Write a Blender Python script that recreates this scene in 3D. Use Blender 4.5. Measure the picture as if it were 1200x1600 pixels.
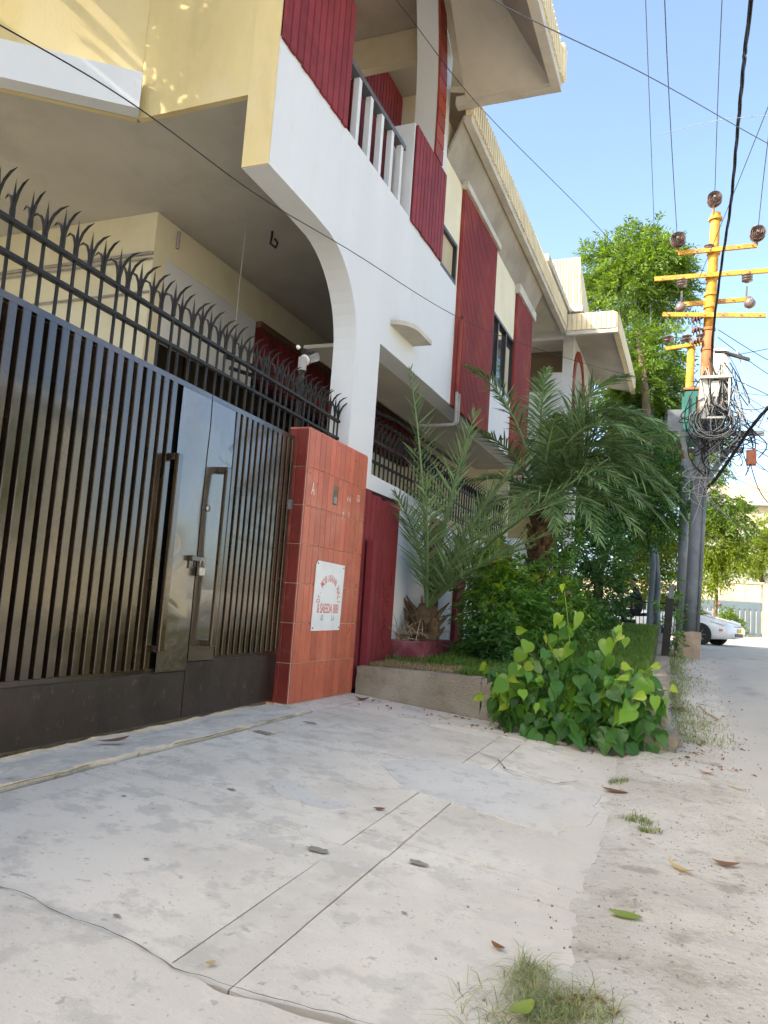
import bpy, bmesh, math, random
import numpy as np
from mathutils import Matrix, Vector
random.seed(7); rng = np.random.default_rng(7)
for o in list(bpy.data.objects): bpy.data.objects.remove(o)
SC = bpy.context.scene
COL = SC.collection
R = math.radians

# ------------------------------------------------------------------ camera
cd = bpy.data.cameras.new('camera'); cam = bpy.data.objects.new('camera', cd); COL.objects.link(cam)
cd.sensor_fit = 'VERTICAL'; cd.sensor_height = 36.0; cd.lens = 27.0
cd.clip_start = 0.05; cd.clip_end = 3000
def nrm(v): v = np.array(v, float); return v/np.linalg.norm(v)
_dy = nrm([441/1200, -178/1200, -1]); _a = .068
_dz = nrm([_a, 1, (_a*_dy[0]+_dy[1])]); _dx = np.cross(_dy, _dz)
_M = np.array([_dx, _dy, _dz])
cam.matrix_world = Matrix.Translation((0, 0, .86)) @ Matrix(_M.tolist()).to_4x4()
SC.camera = cam

# ------------------------------------------------------------------ sky, sun, exposure
SUN_AZ = (-.70, -.714); SUN_EL = R(38)
w = bpy.data.worlds.new('World'); SC.world = w; w.use_nodes = True
nt = w.node_tree; bg = nt.nodes['Background']
sky = nt.nodes.new('ShaderNodeTexSky'); sky.sky_type = 'NISHITA'; sky.sun_disc = False
sky.sun_elevation = SUN_EL; sky.sun_rotation = math.atan2(SUN_AZ[0], SUN_AZ[1])
sky.altitude = 20; sky.air_density = .75; sky.dust_density = 3.2; sky.ozone_density = 2.1
nt.links.new(sky.outputs[0], bg.inputs[0]); bg.inputs[1].default_value = .15
sl = bpy.data.lights.new('sun', 'SUN'); sl.energy = 2.3; sl.angle = R(.53); sl.color = (1, .93, .82)
sun = bpy.data.objects.new('sun', sl); COL.objects.link(sun)
_s = Vector((SUN_AZ[0]*math.cos(SUN_EL), SUN_AZ[1]*math.cos(SUN_EL), math.sin(SUN_EL)))
sun.rotation_euler = _s.to_track_quat('Z', 'Y').to_euler(); sun.location = (-10, -10, 20)
SC.view_settings.view_transform = 'Standard'; SC.view_settings.look = 'None'
SC.view_settings.gamma = 1; SC.view_settings.exposure = 2.04
SC.view_settings.use_white_balance = True; SC.view_settings.white_balance_temperature = 7100; SC.view_settings.white_balance_tint = 4
SC.view_settings.use_curve_mapping = False
SC.render.engine = 'CYCLES'
SC.cycles.max_bounces = 8; SC.cycles.transparent_max_bounces = 8

# ------------------------------------------------------------------ helpers
class MB:
    def __init__(s): s.v = []; s.f = []
    def add(s, vs, fs):
        b = len(s.v); s.v += [tuple(map(float, p)) for p in vs]; s.f += [tuple(i+b for i in f) for f in fs]; return s
    def box(s, a, b, bev=0):
        x0, y0, z0 = [min(p, q) for p, q in zip(a, b)]; x1, y1, z1 = [max(p, q) for p, q in zip(a, b)]
        if bev <= 0:
            return s.add([(x0,y0,z0),(x1,y0,z0),(x1,y1,z0),(x0,y1,z0),(x0,y0,z1),(x1,y0,z1),(x1,y1,z1),(x0,y1,z1)],
                         [(0,3,2,1),(4,5,6,7),(0,1,5,4),(1,2,6,5),(2,3,7,6),(3,0,4,7)])
        bm = bmesh.new(); bmesh.ops.create_cube(bm, size=1)
        for v in bm.verts: v.co = ((x0+x1)/2+v.co.x*(x1-x0), (y0+y1)/2+v.co.y*(y1-y0), (z0+z1)/2+v.co.z*(z1-z0))
        bmesh.ops.bevel(bm, geom=bm.edges[:], offset=bev, segments=1, affect='EDGES')
        bm.verts.index_update()
        s.add([v.co[:] for v in bm.verts], [[v.index for v in f.verts] for f in bm.faces]); bm.free(); return s
    def obox(s, c, ax, ay, az):
        c, ax, ay, az = [np.array(q, float) for q in (c, ax, ay, az)]
        vs = [c+i*ax+j*ay+k*az for k in (-1, 1) for i, j in ((-1,-1),(1,-1),(1,1),(-1,1))]
        return s.add(vs, [(0,3,2,1),(4,5,6,7),(0,1,5,4),(1,2,6,5),(2,3,7,6),(3,0,4,7)])
    def bar(s, p, q, w, h):
        p, q = np.array(p, float), np.array(q, float); d = q-p; L = np.linalg.norm(d); d /= L
        up = np.array([0, 0, 1.]) if abs(d[2]) < .95 else np.array([1., 0, 0])
        a = nrm(np.cross(d, up)); b = np.cross(a, d)
        return s.obox((p+q)/2, d*L/2, a*w/2, b*h/2)
    def tube(s, pts, rad, n=8, caps=True):
        pts = [np.array(p, float) for p in pts]; m = len(pts)
        rad = [rad]*m if np.isscalar(rad) else rad
        vs, fs = [], []; prev = None
        for i, p in enumerate(pts):
            d = nrm(pts[min(i+1, m-1)]-pts[max(i-1, 0)]+1e-9)
            if prev is None: a = nrm(np.cross(d, [0, 0, 1.] if abs(d[2]) < .9 else [1., 0, 0]))
            else: a = nrm(prev-d*np.dot(prev, d))
            b = np.cross(d, a); prev = a
            for k in range(n):
                t = 2*math.pi*k/n; vs.append(p+rad[i]*(math.cos(t)*a+math.sin(t)*b))
        for i in range(m-1):
            for k in range(n):
                k2 = (k+1) % n; fs.append((i*n+k, i*n+k2, (i+1)*n+k2, (i+1)*n+k))
        if caps: fs += [tuple(range(n))[::-1], tuple((m-1)*n+k for k in range(n))]
        return s.add(vs, fs)
    def lathe(s, prof, n=16, c=(0, 0, 0), axis=2):
        vs, fs = [], []
        for r, z in prof:
            for k in range(n):
                t = 2*math.pi*k/n; p = [r*math.cos(t), r*math.sin(t), z]
                if axis == 0: p = [p[2], p[0], p[1]]
                if axis == 1: p = [p[1], p[2], p[0]]
                vs.append((p[0]+c[0], p[1]+c[1], p[2]+c[2]))
        for i in range(len(prof)-1):
            for k in range(n):
                k2 = (k+1) % n; fs.append((i*n+k, i*n+k2, (i+1)*n+k2, (i+1)*n+k))
        fs += [tuple(range(n))[::-1], tuple((len(prof)-1)*n+k for k in range(n))]
        return s.add(vs, fs)
    def prism(s, poly, a, b, axis=0):
        """poly: 2D points in the plane perpendicular to axis; extruded from a to b"""
        def P(p, t):
            if axis == 0: return (t, p[0], p[1])
            if axis == 1: return (p[0], t, p[1])
            return (p[0], p[1], t)
        n = len(poly)
        return s.add([P(p, a) for p in poly]+[P(p, b) for p in poly],
                     [tuple(range(n)), tuple(range(n, 2*n))[::-1]]+[(i, i+n, (i+1) % n+n, (i+1) % n) for i in range(n)])
    def mesh(s, name):
        m = bpy.data.meshes.new(name); m.from_pydata(s.v, [], s.f)
        bm = bmesh.new(); bm.from_mesh(m); bmesh.ops.recalc_face_normals(bm, faces=bm.faces); bm.to_mesh(m); bm.free()
        return m
    def build(s, name, mat, parent=None, smooth=False, loc=None, rz=0):
        m = s.mesh(name); m.materials.append(mat)
        if smooth: m.polygons.foreach_set('use_smooth', [True]*len(m.polygons))
        return obj(name, m, parent, loc, rz)
def obj(name, m, parent=None, loc=None, rz=0, rot=None, scale=None):
    o = bpy.data.objects.new(name, m); COL.objects.link(o); o.parent = parent
    if loc is not None: o.location = loc
    if rot is not None: o.rotation_euler = rot
    elif rz: o.rotation_euler = (0, 0, rz)
    if scale is not None: o.scale = (scale,)*3 if np.isscalar(scale) else scale
    return o
def tag(o, label=None, cat=None, group=None, kind=None):
    if label: o['label'] = label
    if cat: o['category'] = cat
    if group: o['group'] = group
    if kind: o['kind'] = kind
    return o
def thing(name, label, cat, loc=(0, 0, 0), rz=0, group=None):
    o = bpy.data.objects.new(name, None); COL.objects.link(o); o.location = loc; o.rotation_euler = (0, 0, rz)
    o.empty_display_size = .2
    return tag(o, label, cat, group)
def rawmesh(name, V, F, mat, smooth=False):
    """numpy fast mesh: V (n,3), F (m,k)"""
    m = bpy.data.meshes.new(name); k = F.shape[1]
    m.vertices.add(len(V)); m.vertices.foreach_set('co', np.asarray(V, np.float32).ravel())
    m.loops.add(F.size); m.loops.foreach_set('vertex_index', F.ravel().astype(np.int32))
    m.polygons.add(len(F)); m.polygons.foreach_set('loop_start', np.arange(0, F.size, k, dtype=np.int32))
    m.polygons.foreach_set('loop_total', np.full(len(F), k, np.int32))
    m.polygons.foreach_set('use_smooth', np.full(len(F), bool(smooth)))
    m.update(calc_edges=True); m.validate(); m.materials.append(mat); return m

# ------------------------------------------------------------------ materials
def col(c): return (c[0], c[1], c[2], 1)
def mat(name, c, rough=.6, c2=None, nscale=3., amt=.5, bump=0., bscale=40., stain=None, sscale=1.2, sthr=(.52, .72),
        metal=0., spec=.5, coat=0., coatr=.1, stretch=(1, 1, 1), rvar=0., island=0., bdist=.01, space='Object', dust=None):
    m = bpy.data.materials.new(name); m.use_nodes = True; t = m.node_tree; N = t.nodes; Lk = t.links
    b = N['Principled BSDF']; b.inputs['Roughness'].default_value = rough; b.inputs['Metallic'].default_value = metal
    b.inputs['Specular IOR Level'].default_value = spec if rough < .5 else spec*.5; b.inputs['Coat Weight'].default_value = coat; b.inputs['Coat Roughness'].default_value = coatr
    tc = N.new('ShaderNodeNewGeometry') if space == 'World' else N.new('ShaderNodeTexCoord')
    out = tc.outputs['Position'] if space == 'World' else tc.outputs['Object']
    mp = N.new('ShaderNodeMapping'); mp.inputs['Scale'].default_value = stretch; Lk.new(out, mp.inputs['Vector']); vec = mp.outputs[0]
    def noise(sc, det=6, ro=.6):
        n = N.new('ShaderNodeTexNoise'); n.inputs['Scale'].default_value = sc; n.inputs['Detail'].default_value = det; n.inputs['Roughness'].default_value = ro
        Lk.new(vec, n.inputs['Vector']); return n.outputs['Fac']
    def ramp(fac, a, bb):
        r = N.new('ShaderNodeMapRange'); r.inputs['From Min'].default_value = a; r.inputs['From Max'].default_value = bb; Lk.new(fac, r.inputs['Value']); return r.outputs[0]
    def mix(fac, A, B):
        x = N.new('ShaderNodeMix'); x.data_type = 'RGBA'
        if hasattr(fac, 'links'): Lk.new(fac, x.inputs['Factor'])
        else: x.inputs['Factor'].default_value = fac
        for s_, v in (('A', A), ('B', B)):
            k = [i for i in x.inputs if i.name == s_ and i.type == 'RGBA'][0]
            if hasattr(v, 'links'): Lk.new(v, k)
            else: k.default_value = col(v)
        return [o for o in x.outputs if o.type == 'RGBA'][0]
    cur = c
    n1 = noise(nscale)
    if c2 is not None:
        cur = mix(ramp(n1, .37, .63), c, c2)
    if island > 0:
        gi = N.new('ShaderNodeNewGeometry'); hs = N.new('ShaderNodeHueSaturation')
        oi = N.new('ShaderNodeObjectInfo'); ad = N.new('ShaderNodeMath'); ad.operation = 'ADD'
        Lk.new(gi.outputs['Random Per Island'], ad.inputs[0]); Lk.new(oi.outputs['Random'], ad.inputs[1])
        fr = N.new('ShaderNodeMath'); fr.operation = 'FRACT'; Lk.new(ad.outputs[0], fr.inputs[0])
        mr = N.new('ShaderNodeMapRange'); mr.inputs['To Min'].default_value = 1-island; mr.inputs['To Max'].default_value = 1+island
        Lk.new(fr.outputs[0], mr.inputs['Value']); Lk.new(mr.outputs[0], hs.inputs['Value'])
        if hasattr(cur, 'links'): Lk.new(cur, hs.inputs['Color'])
        else: hs.inputs['Color'].default_value = col(cur)
        cur = hs.outputs[0]
    if stain is not None:
        for i, (sc_, ss, th, am) in enumerate(stain if isinstance(stain, list) else [(stain, sscale, sthr, .7)]):
            f = ramp(noise(ss, 8, .65), th[0]-.045, th[1]-.06); mm = N.new('ShaderNodeMath'); mm.operation = 'MULTIPLY'; mm.inputs[1].default_value = am
            Lk.new(f, mm.inputs[0]); cur = mix(mm.outputs[0], cur, sc_)
    if dust:
        gp = N.new('ShaderNodeNewGeometry'); sx = N.new('ShaderNodeSeparateXYZ'); Lk.new(gp.outputs['Position'], sx.inputs[0])
        nz = N.new('ShaderNodeMath'); nz.operation = 'MULTIPLY_ADD'; nz.inputs[1].default_value = dust[3]; Lk.new(noise(2.2, 8, .6), nz.inputs[0]); Lk.new(sx.outputs[0], nz.inputs[2])
        cur = mix(ramp(nz.outputs[0], dust[1]+dust[3]*.5, dust[2]+dust[3]*.5), cur, dust[0])
    if hasattr(cur, 'links'): Lk.new(cur, b.inputs['Base Color'])
    else: b.inputs['Base Color'].default_value = col(cur)
    if rvar > 0:
        r = N.new('ShaderNodeMapRange'); r.inputs['To Min'].default_value = max(.02, rough-rvar); r.inputs['To Max'].default_value = rough+rvar
        r.inputs['From Min'].default_value = .3; r.inputs['From Max'].default_value = .7
        Lk.new(noise(nscale*1.7), r.inputs['Value']); Lk.new(r.outputs[0], b.inputs['Roughness'])
    if bump > 0:
        bp = N.new('ShaderNodeBump'); bp.inputs['Strength'].default_value = bump; bp.inputs['Distance'].default_value = bdist
        Lk.new(noise(bscale, 8, .65), bp.inputs['Height']); Lk.new(bp.outputs[0], b.inputs['Normal'])
    return m
def leafmat(name, c, c2, rough=.45, trans=.35, var=.35, hue=.02):
    m = bpy.data.materials.new(name); m.use_nodes = True; t = m.node_tree; N = t.nodes; Lk = t.links
    b = N['Principled BSDF']; b.inputs['Roughness'].default_value = rough; b.inputs['Specular IOR Level'].default_value = .35
    gi = N.new('ShaderNodeNewGeometry'); oi = N.new('ShaderNodeObjectInfo')
    ad = N.new('ShaderNodeMath'); ad.operation = 'ADD'; Lk.new(gi.outputs['Random Per Island'], ad.inputs[0]); Lk.new(oi.outputs['Random'], ad.inputs[1])
    fr = N.new('ShaderNodeMath'); fr.operation = 'FRACT'; Lk.new(ad.outputs[0], fr.inputs[0])
    x = N.new('ShaderNodeMix'); x.data_type = 'RGBA'; Lk.new(fr.outputs[0], x.inputs['Factor'])
    A, B = [i for i in x.inputs if i.type == 'RGBA']; A.default_value = col(c); B.default_value = col(c2)
    o = [o for o in x.outputs if o.type == 'RGBA'][0]
    m2 = N.new('ShaderNodeMath'); m2.operation = 'MULTIPLY'; m2.inputs[1].default_value = 7.31; Lk.new(fr.outputs[0], m2.inputs[0])
    f2 = N.new('ShaderNodeMath'); f2.operation = 'FRACT'; Lk.new(m2.outputs[0], f2.inputs[0])
    mr = N.new('ShaderNodeMapRange'); mr.inputs['To Min'].default_value = 1-var; mr.inputs['To Max'].default_value = 1+var; Lk.new(f2.outputs[0], mr.inputs['Value'])
    hs = N.new('ShaderNodeHueSaturation'); Lk.new(o, hs.inputs['Color']); Lk.new(mr.outputs[0], hs.inputs['Value'])
    Lk.new(hs.outputs[0], b.inputs['Base Color'])
    tr = N.new('ShaderNodeBsdfTranslucent'); g2 = N.new('ShaderNodeHueSaturation'); g2.inputs['Value'].default_value = 1.5; g2.inputs['Saturation'].default_value = 1.1
    g2.inputs['Hue'].default_value = .485
    Lk.new(hs.outputs[0], g2.inputs['Color']); Lk.new(g2.outputs[0], tr.inputs['Color'])
    ms = N.new('ShaderNodeMixShader'); ms.inputs[0].default_value = trans; Lk.new(b.outputs[0], ms.inputs[1]); Lk.new(tr.outputs[0], ms.inputs[2])
    Lk.new(ms.outputs[0], N['Material Output'].inputs['Surface']); return m

M = {}
M['white'] = mat('white_wall_paint', (.66, .675, .70), .75, (.62, .64, .665), 1.3, .9, .15, 55, [((.62, .60, .55), 2.4, (.60, .78), .30), ((.52, .50, .46), 9, (.66, .76), .35)], stretch=(1, 1, .3))
M['cream'] = mat('cream_wall_paint', (.74, .69, .52), .75, (.68, .62, .45), 1.3, .9, .12, 50, [((.5, .44, .32), 2.4, (.58, .8), .35)])
M['yellow'] = mat('yellow_wall_paint', (.66, .53, .27), .75, (.58, .46, .225), .9, .9, .15, 45,
                  [((.66, .56, .36), 1.1, (.52, .66), .5), ((.44, .33, .17), 1.7, (.6, .75), .45)], stretch=(1, 1, .45))
M['soffit'] = mat('soffit_plaster', (.50, .465, .40), .85, (.43, .40, .345), 1.1, .9, .2, 30, [((.3, .27, .23), 1.3, (.55, .75), .4)])
M['eave'] = mat('shade_darkened_eave_soffit', (.34, .305, .26), .85, (.28, .25, .21), 1.2, .9, .15, 30, [((.2, .17, .14), 1.5, (.52, .68), .5)])  # soffit plaster darkened in colour to stand in for shade under the eave
M['maroon'] = mat('maroon_textured_paint', (.225, .031, .038), .65, (.18, .025, .031), 4, .9, .6, 160, [((.25, .06, .065), 3, (.62, .8), .35)], bdist=.006)
M['spall'] = mat('exposed_aggregate', (.36, .32, .265), .95, (.24, .21, .17), 40, .9, .9, 60, space='World')
M['groove'] = mat('dark_maroon_groove', (.03, .006, .007), .8)
M['maroon_board'] = mat('maroon_board_paint', (.225, .030, .036), .65, (.175, .023, .029), 5, .9, .5, 110, [((.26, .06, .06), 3, (.6, .8), .4)], island=.12, bdist=.004, space='World')
M['red_ribbed'] = mat('red_brown_ribbed_sheet', (.25, .036, .032), .6, (.18, .026, .025), 1.2, .9, .2, 60, [((.34, .09, .05), 1.0, (.55, .7), .5)])
M['concrete'] = mat('driveway_concrete', (.70, .625, .52), .85, (.61, .54, .445), 1.0, .9, .8, 55,
                    [((.755, .69, .585), .8, (.52, .64), .6), ((.48, .43, .355), 1.3, (.54, .70), .4), ((.44, .405, .345), 5.5, (.56, .65), .5), ((.72, .69, .62), 12, (.66, .72), .35), ((.26, .23, .19), 20, (.66, .72), .5), ((.22, .19, .15), 55, (.68, .73), .6)], space='World', bdist=.005, island=.07,
                    dust=((.58, .515, .43), -.80, -.22, .9))
M['concrete2'] = mat('cement_patch', (.56, .525, .475), .85, (.62, .58, .52), 2, .9, .6, 80, [((.64, .60, .52), 3, (.52, .64), .6), ((.36, .33, .28), 9, (.60, .7), .5), ((.26, .23, .19), 30, (.66, .72), .5)], space='World', bdist=.004,
                    dust=((.58, .515, .43), -.80, -.22, .9))
M['render'] = mat('rough_cement_render', (.34, .285, .205), .9, (.26, .215, .155), 3, .9, .9, 45, [((.42, .38, .31), 2.2, (.52, .7), .6), ((.15, .13, .1), 3, (.6, .76), .6)], bdist=.02)
M['dirt'] = mat('sandy_verge_soil', (.575, .515, .43), .95, (.485, .43, .35), 1.4, .9, .8, 34,
                [((.66, .60, .51), .8, (.5, .66), .7), ((.26, .20, .14), 5, (.58, .72), .55), ((.19, .15, .11), 30, (.64, .70), .7), ((.66, .62, .55), 45, (.66, .70), .6)], space='World', bdist=.02)
M['asphalt'] = mat('dusty_asphalt', (.47, .425, .36), .9, (.40, .365, .31), 1.2, .9, .5, 120,
                   [((.44, .40, .345), .6, (.42, .64), .8), ((.19, .19, .185), 2.4, (.58, .75), .4)], space='World', bdist=.006, stretch=(1, .55, 1), dust=((.53, .475, .40), 1.0, .5, .8))
M['crack'] = mat('crack_dirt', (.13, .115, .09), .95, (.20, .18, .15), 20, .9)
M['gatepaint'] = mat('glossy_black_gate_paint', (.022, .014, .008), .17, (.05, .03, .016), 2.2, .9, .12, 9, None, rvar=.08, spec=.5, coat=.5, coatr=.06, bdist=.02, island=.25, space='World')
M['gatesheet'] = mat('glossy_gate_sheet', (.05, .038, .026), .20, (.08, .058, .038), 2, .9, .22, 3.2, None, rvar=.05, spec=.7, coat=1., coatr=.03, bdist=.05)
M['gatekick'] = mat('dusty_gate_kick_panel', (.020, .013, .009), .36, (.036, .025, .018), 3, .9, .15, 30, [((.07, .055, .043), 1.6, (.56, .80), .4), ((.12, .10, .08), 16, (.64, .72), .4)], rvar=.08, spec=.35, space='World')
M['gapdark'] = mat('gap_darkening_black', (.006, .005, .005), .8)  # matte black that stands in for the dark between the slats
M['iron'] = mat('black_iron_paint', (.012, .011, .011), .5, (.022, .02, .018), 8, .9, .1, 60, [((.10, .075, .05), 14, (.64, .74), .4)])
M['steel'] = mat('worn_steel', (.42, .41, .38), .35, (.3, .29, .27), 20, .9, metal=.9)
M['tile'] = mat('terracotta_tile_front', (.52, .13, .068), .36, (.45, .105, .058), 6, .9, .05, 50, [((.58, .25, .17), 2.6, (.56, .75), .45), ((.30, .08, .05), 5, (.6, .75), .35)], island=.16, rvar=.1, space='World')
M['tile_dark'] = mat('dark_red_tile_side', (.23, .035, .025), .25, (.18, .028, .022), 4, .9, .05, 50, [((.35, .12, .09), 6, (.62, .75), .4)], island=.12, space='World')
M['grout'] = mat('tile_grout', (.66, .48, .40), .9, (.55, .36, .28), 12, .9)
M['signwhite'] = mat('enamel_sign_white', (.78, .79, .80), .3, (.72, .73, .75), 5, .9, stain=[((.6, .55, .5), 5, (.6, .8), .3)])
M['signred'] = mat('sign_red_lettering', (.62, .20, .19), .5)
M['signgreen'] = mat('sign_green_lettering', (.16, .38, .36), .5)
M['fascia'] = mat('cream_ribbed_fascia', (.72, .62, .42), .8, (.64, .55, .37), 3, .9, .1, 50, [((.45, .38, .27), 1.6, (.56, .76), .45)])
M['fascia_under'] = mat('cement_and_shaded_ledge_grey', (.55, .52, .46), .85, (.46, .43, .38), 3, .9, .15, 40, [((.3, .27, .23), 2, (.58, .75), .4)])
M['rooftile'] = mat('cream_roof_tile', (.70, .62, .46), .75, (.6, .52, .38), 6, .9, .1, 40, island=.1)
M['archtile'] = mat('brick_red_arch_tile', (.30, .055, .032), .55, (.24, .045, .03), 8, .9, .1, 60, island=.2)
M['frame'] = mat('dark_window_frame', (.022, .018, .018), .4, (.035, .03, .028), 9, .9)
M['glass'] = mat('window_glass', (.03, .032, .034), .04, spec=.8, c2=(.045, .046, .045), nscale=1, amt=.9)
M['curtain'] = mat('beige_curtain', (.52, .45, .30), .8, (.42, .36, .24), 3, .9, stretch=(1, 1, .2))
M['pvc'] = mat('grey_drain_pipe', (.36, .34, .33), .5, (.28, .26, .25), 8, .9)
M['handrail'] = mat('grey_handrail_paint', (.10, .10, .11), .4, (.07, .07, .075), 9, .9)
M['darkroom'] = mat('dark_tan_recess_wall', (.20, .155, .10), .8, (.16, .12, .08), 1.5, .9)  # dark tan for walls at the back of deep openings
M['brownboard'] = mat('brown_timber_board', (.17, .085, .045), .6, (.12, .06, .035), 8, .9, stretch=(1, .2, 1))
M['globe'] = mat('opal_lamp_globe', (.75, .74, .7), .3)
M['polegrey'] = mat('blue_grey_pole_paint', (.17, .195, .215), .5, (.13, .15, .17), 3, .9, .1, 30, [((.28, .27, .24), 4, (.56, .75), .45), ((.09, .085, .08), 6, (.6, .72), .4)])
M['poleyellow'] = mat('yellow_pole_paint', (.56, .30, .03), .6, (.44, .22, .035), 4, .9, .08, 30, [((.36, .16, .05), 5, (.53, .66), .7), ((.62, .42, .16), 9, (.6, .7), .5)])
M['polerust'] = mat('orange_rusty_pole_paint', (.38, .17, .07), .65, (.36, .145, .06), 3, .9, .15, 30, [((.25, .10, .05), 5, (.52, .7), .6)])
M['boxwhite'] = mat('white_meter_cabinet', (.66, .64, .58), .55, (.58, .56, .5), 5, .9, stain=[((.35, .28, .2), 4, (.58, .74), .5)])
M['transgreen'] = mat('transformer_green', (.03, .16, .14), .45, (.025, .12, .11), 5, .9, stain=[((.1, .1, .08), 6, (.6, .74), .4)])
M['porcelain'] = mat('brown_porcelain', (.13, .07, .055), .2, (.20, .13, .11), 20, .9)
M['porcelain2'] = mat('pale_weathered_porcelain', (.20, .16, .15), .3, (.12, .08, .07), 20, .9)
M['cable'] = mat('black_cable', (.018, .018, .02), .55)
M['cablegrey'] = mat('grey_cable', (.32, .32, .31), .6)
M['wire'] = mat('bare_conductor', (.09, .10, .12), .5)
M['bark'] = mat('tree_bark', (.17, .125, .085), .9, (.10, .075, .05), 9, .9, .8, 30, stretch=(1, 1, .25), bdist=.02)
M['trunkblue'] = mat('blue_grey_painted_trunk', (.15, .19, .215), .75, (.11, .14, .16), 6, .9, .5, 25, [((.24, .2, .15), 5, (.58, .72), .6)], stretch=(1, 1, .3))
M['palmbark'] = mat('palm_fibre_bark', (.15, .095, .05), .95, (.075, .048, .028), 14, .9, .9, 40, island=.3, bdist=.02)
M['drystalk'] = mat('dry_stalk', (.42, .34, .24), .9, (.28, .2, .13), 10, .9, island=.25)
M['soil'] = mat('dark_planter_soil', (.14, .10, .07), .95, (.22, .16, .11), 18, .9, .9, 40, bdist=.02)
M['lawn'] = mat('lawn_soil', (.085, .10, .035), .95, (.13, .11, .06), 3, .9, .6, 30)
M['planter'] = mat('maroon_planter_box', (.225, .05, .06), .7, (.18, .04, .05), 5, .9, .3, 70, [((.36, .2, .19), 3, (.56, .74), .5)])
M['carwhite'] = mat('white_car_paint', (.80, .81, .83), .2, coat=.8, coatr=.03, c2=(.79, .80, .82), nscale=1, amt=.9)
M['rubber'] = mat('tyre_rubber', (.02, .02, .021), .8, (.04, .038, .035), 12, .9)
M['chrome'] = mat('wheel_alloy', (.6, .61, .63), .25, metal=.9, c2=(.5, .5, .5), nscale=5, amt=.9)
M['plate'] = mat('yellow_number_plate', (.75, .50, .06), .5)
M['plastic'] = mat('black_plastic', (.015, .015, .016), .45)
M['cloth'] = mat('black_clothing', (.012, .012, .016), .85, (.02, .02, .026), 8, .9)
M['skin'] = mat('brown_skin', (.28, .15, .09), .55)
M['hair'] = mat('dark_hair', (.012, .01, .009), .6)
M['lampglass'] = mat('headlamp_lens', (.75, .78, .8), .08, spec=.8)
M['bluegate'] = mat('blue_grey_gate_paint', (.10, .135, .165), .5, (.085, .115, .14), 4, .9)
M['opaltan'] = mat('sunlit_cream_render', (.72, .63, .45), .85, (.63, .55, .39), .8, .9, .2, 30, [((.45, .38, .27), 1.1, (.55, .75), .5)])
M['farwhite'] = mat('distant_white_render', (.46, .455, .43), .85, (.40, .395, .37), .6, .9, .1, 20, [((.3, .28, .25), .8, (.55, .7), .4)])
M['fartan'] = mat('distant_cream_render', (.46, .40, .29), .85, (.40, .34, .24), .6, .9, .1, 20, [((.3, .25, .18), .9, (.55, .7), .5)])
M['brick'] = mat('terracotta_plaque', (.36, .13, .07), .7, (.28, .1, .06), 8, .9)
# foliage
L_ = {}
L_['palm'] = leafmat('date_palm_leaflet', (.095, .175, .06), (.20, .29, .125), .42, .22, .4)
L_['peepal'] = leafmat('peepal_leaf_green', (.105, .25, .028), (.195, .34, .038), .33, .38, .35)
L_['peepal_young'] = leafmat('peepal_leaf_young', (.23, .36, .04), (.31, .39, .05), .35, .42, .2)
L_['peepal_dark'] = leafmat('peepal_leaf_dark', (.06, .18, .04), (.095, .235, .05), .4, .3, .3)
L_['peepal_inner'] = leafmat('peepal_leaf_shaded', (.045, .135, .026), (.08, .19, .035), .4, .3, .35)  # inner leaves coloured darker, standing in for shade inside the bush
L_['shrub'] = leafmat('glossy_shrub_leaf', (0.053, 0.150, 0.027), (0.128, 0.270, 0.045), .35, .3, .45)
L_['shrub_young'] = leafmat('young_shrub_leaf', (0.156, 0.288, 0.024), (0.240, 0.360, 0.042), .4, .4, .3)
L_['dark'] = leafmat('dark_hedge_leaf', (0.032, 0.104, 0.026), (0.072, 0.168, 0.035), .45, .28, .45)
L_['bright'] = leafmat('bright_canopy_leaf', (0.076, 0.153, 0.023), (0.145, 0.222, 0.035), .5, .45, .4)
L_['lime'] = leafmat('yellow_green_leaf', (0.123, 0.194, 0.019), (0.194, 0.246, 0.032), .5, .5, .3)
L_['grass'] = leafmat('lawn_grass_blade', (.085, .18, .03), (.19, .29, .06), .5, .38, .4)
L_['drygrass'] = leafmat('dry_grass_blade', (.17, .235, .08), (.36, .36, .18), .7, .35, .35)
L_['straw'] = leafmat('straw_blade', (.48, .38, .2), (.36, .27, .13), .8, .3, .3)
L_['deadleaf'] = leafmat('dead_brown_leaf', (.30, .13, .05), (.22, .11, .055), .75, .15, .3)
L_['paleleaf'] = leafmat('dried_pale_leaf', (.52, .38, .17), (.45, .3, .12), .7, .2, .2)
L_['limeleaf'] = leafmat('fallen_green_leaf', (.26, .32, .06), (.22, .28, .05), .5, .2, .2)
# ------------------------------------------------------------------ ground
def sst(a, b, x): t = np.clip((np.asarray(x, float)-a)/(b-a), 0, 1); return t*t*(3-2*t)
def base(y): return -.235+.50*sst(4, 17, y)+.30*sst(27, 46, y)
_nt = rng.random((64, 64))
def vnoise(x, y, f=1., seed=0):
    x = np.asarray(x, float)*f+seed*13.7+500; y = np.asarray(y, float)*f+seed*7.3+500
    xi, yi = np.floor(x).astype(int), np.floor(y).astype(int); fx, fy = x-xi, y-yi
    fx, fy = fx*fx*(3-2*fx), fy*fy*(3-2*fy); g = lambda a, b: _nt[a % 64, b % 64]
    return (g(xi, yi)*(1-fx)*(1-fy)+g(xi+1, yi)*fx*(1-fy)+g(xi, yi+1)*(1-fx)*fy+g(xi+1, yi+1)*fx*fy)*2-1
def fbm(x, y, f=1., n=4, seed=0): return sum(vnoise(x, y, f*2**i, seed+i)*.5**i for i in range(n))
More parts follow.
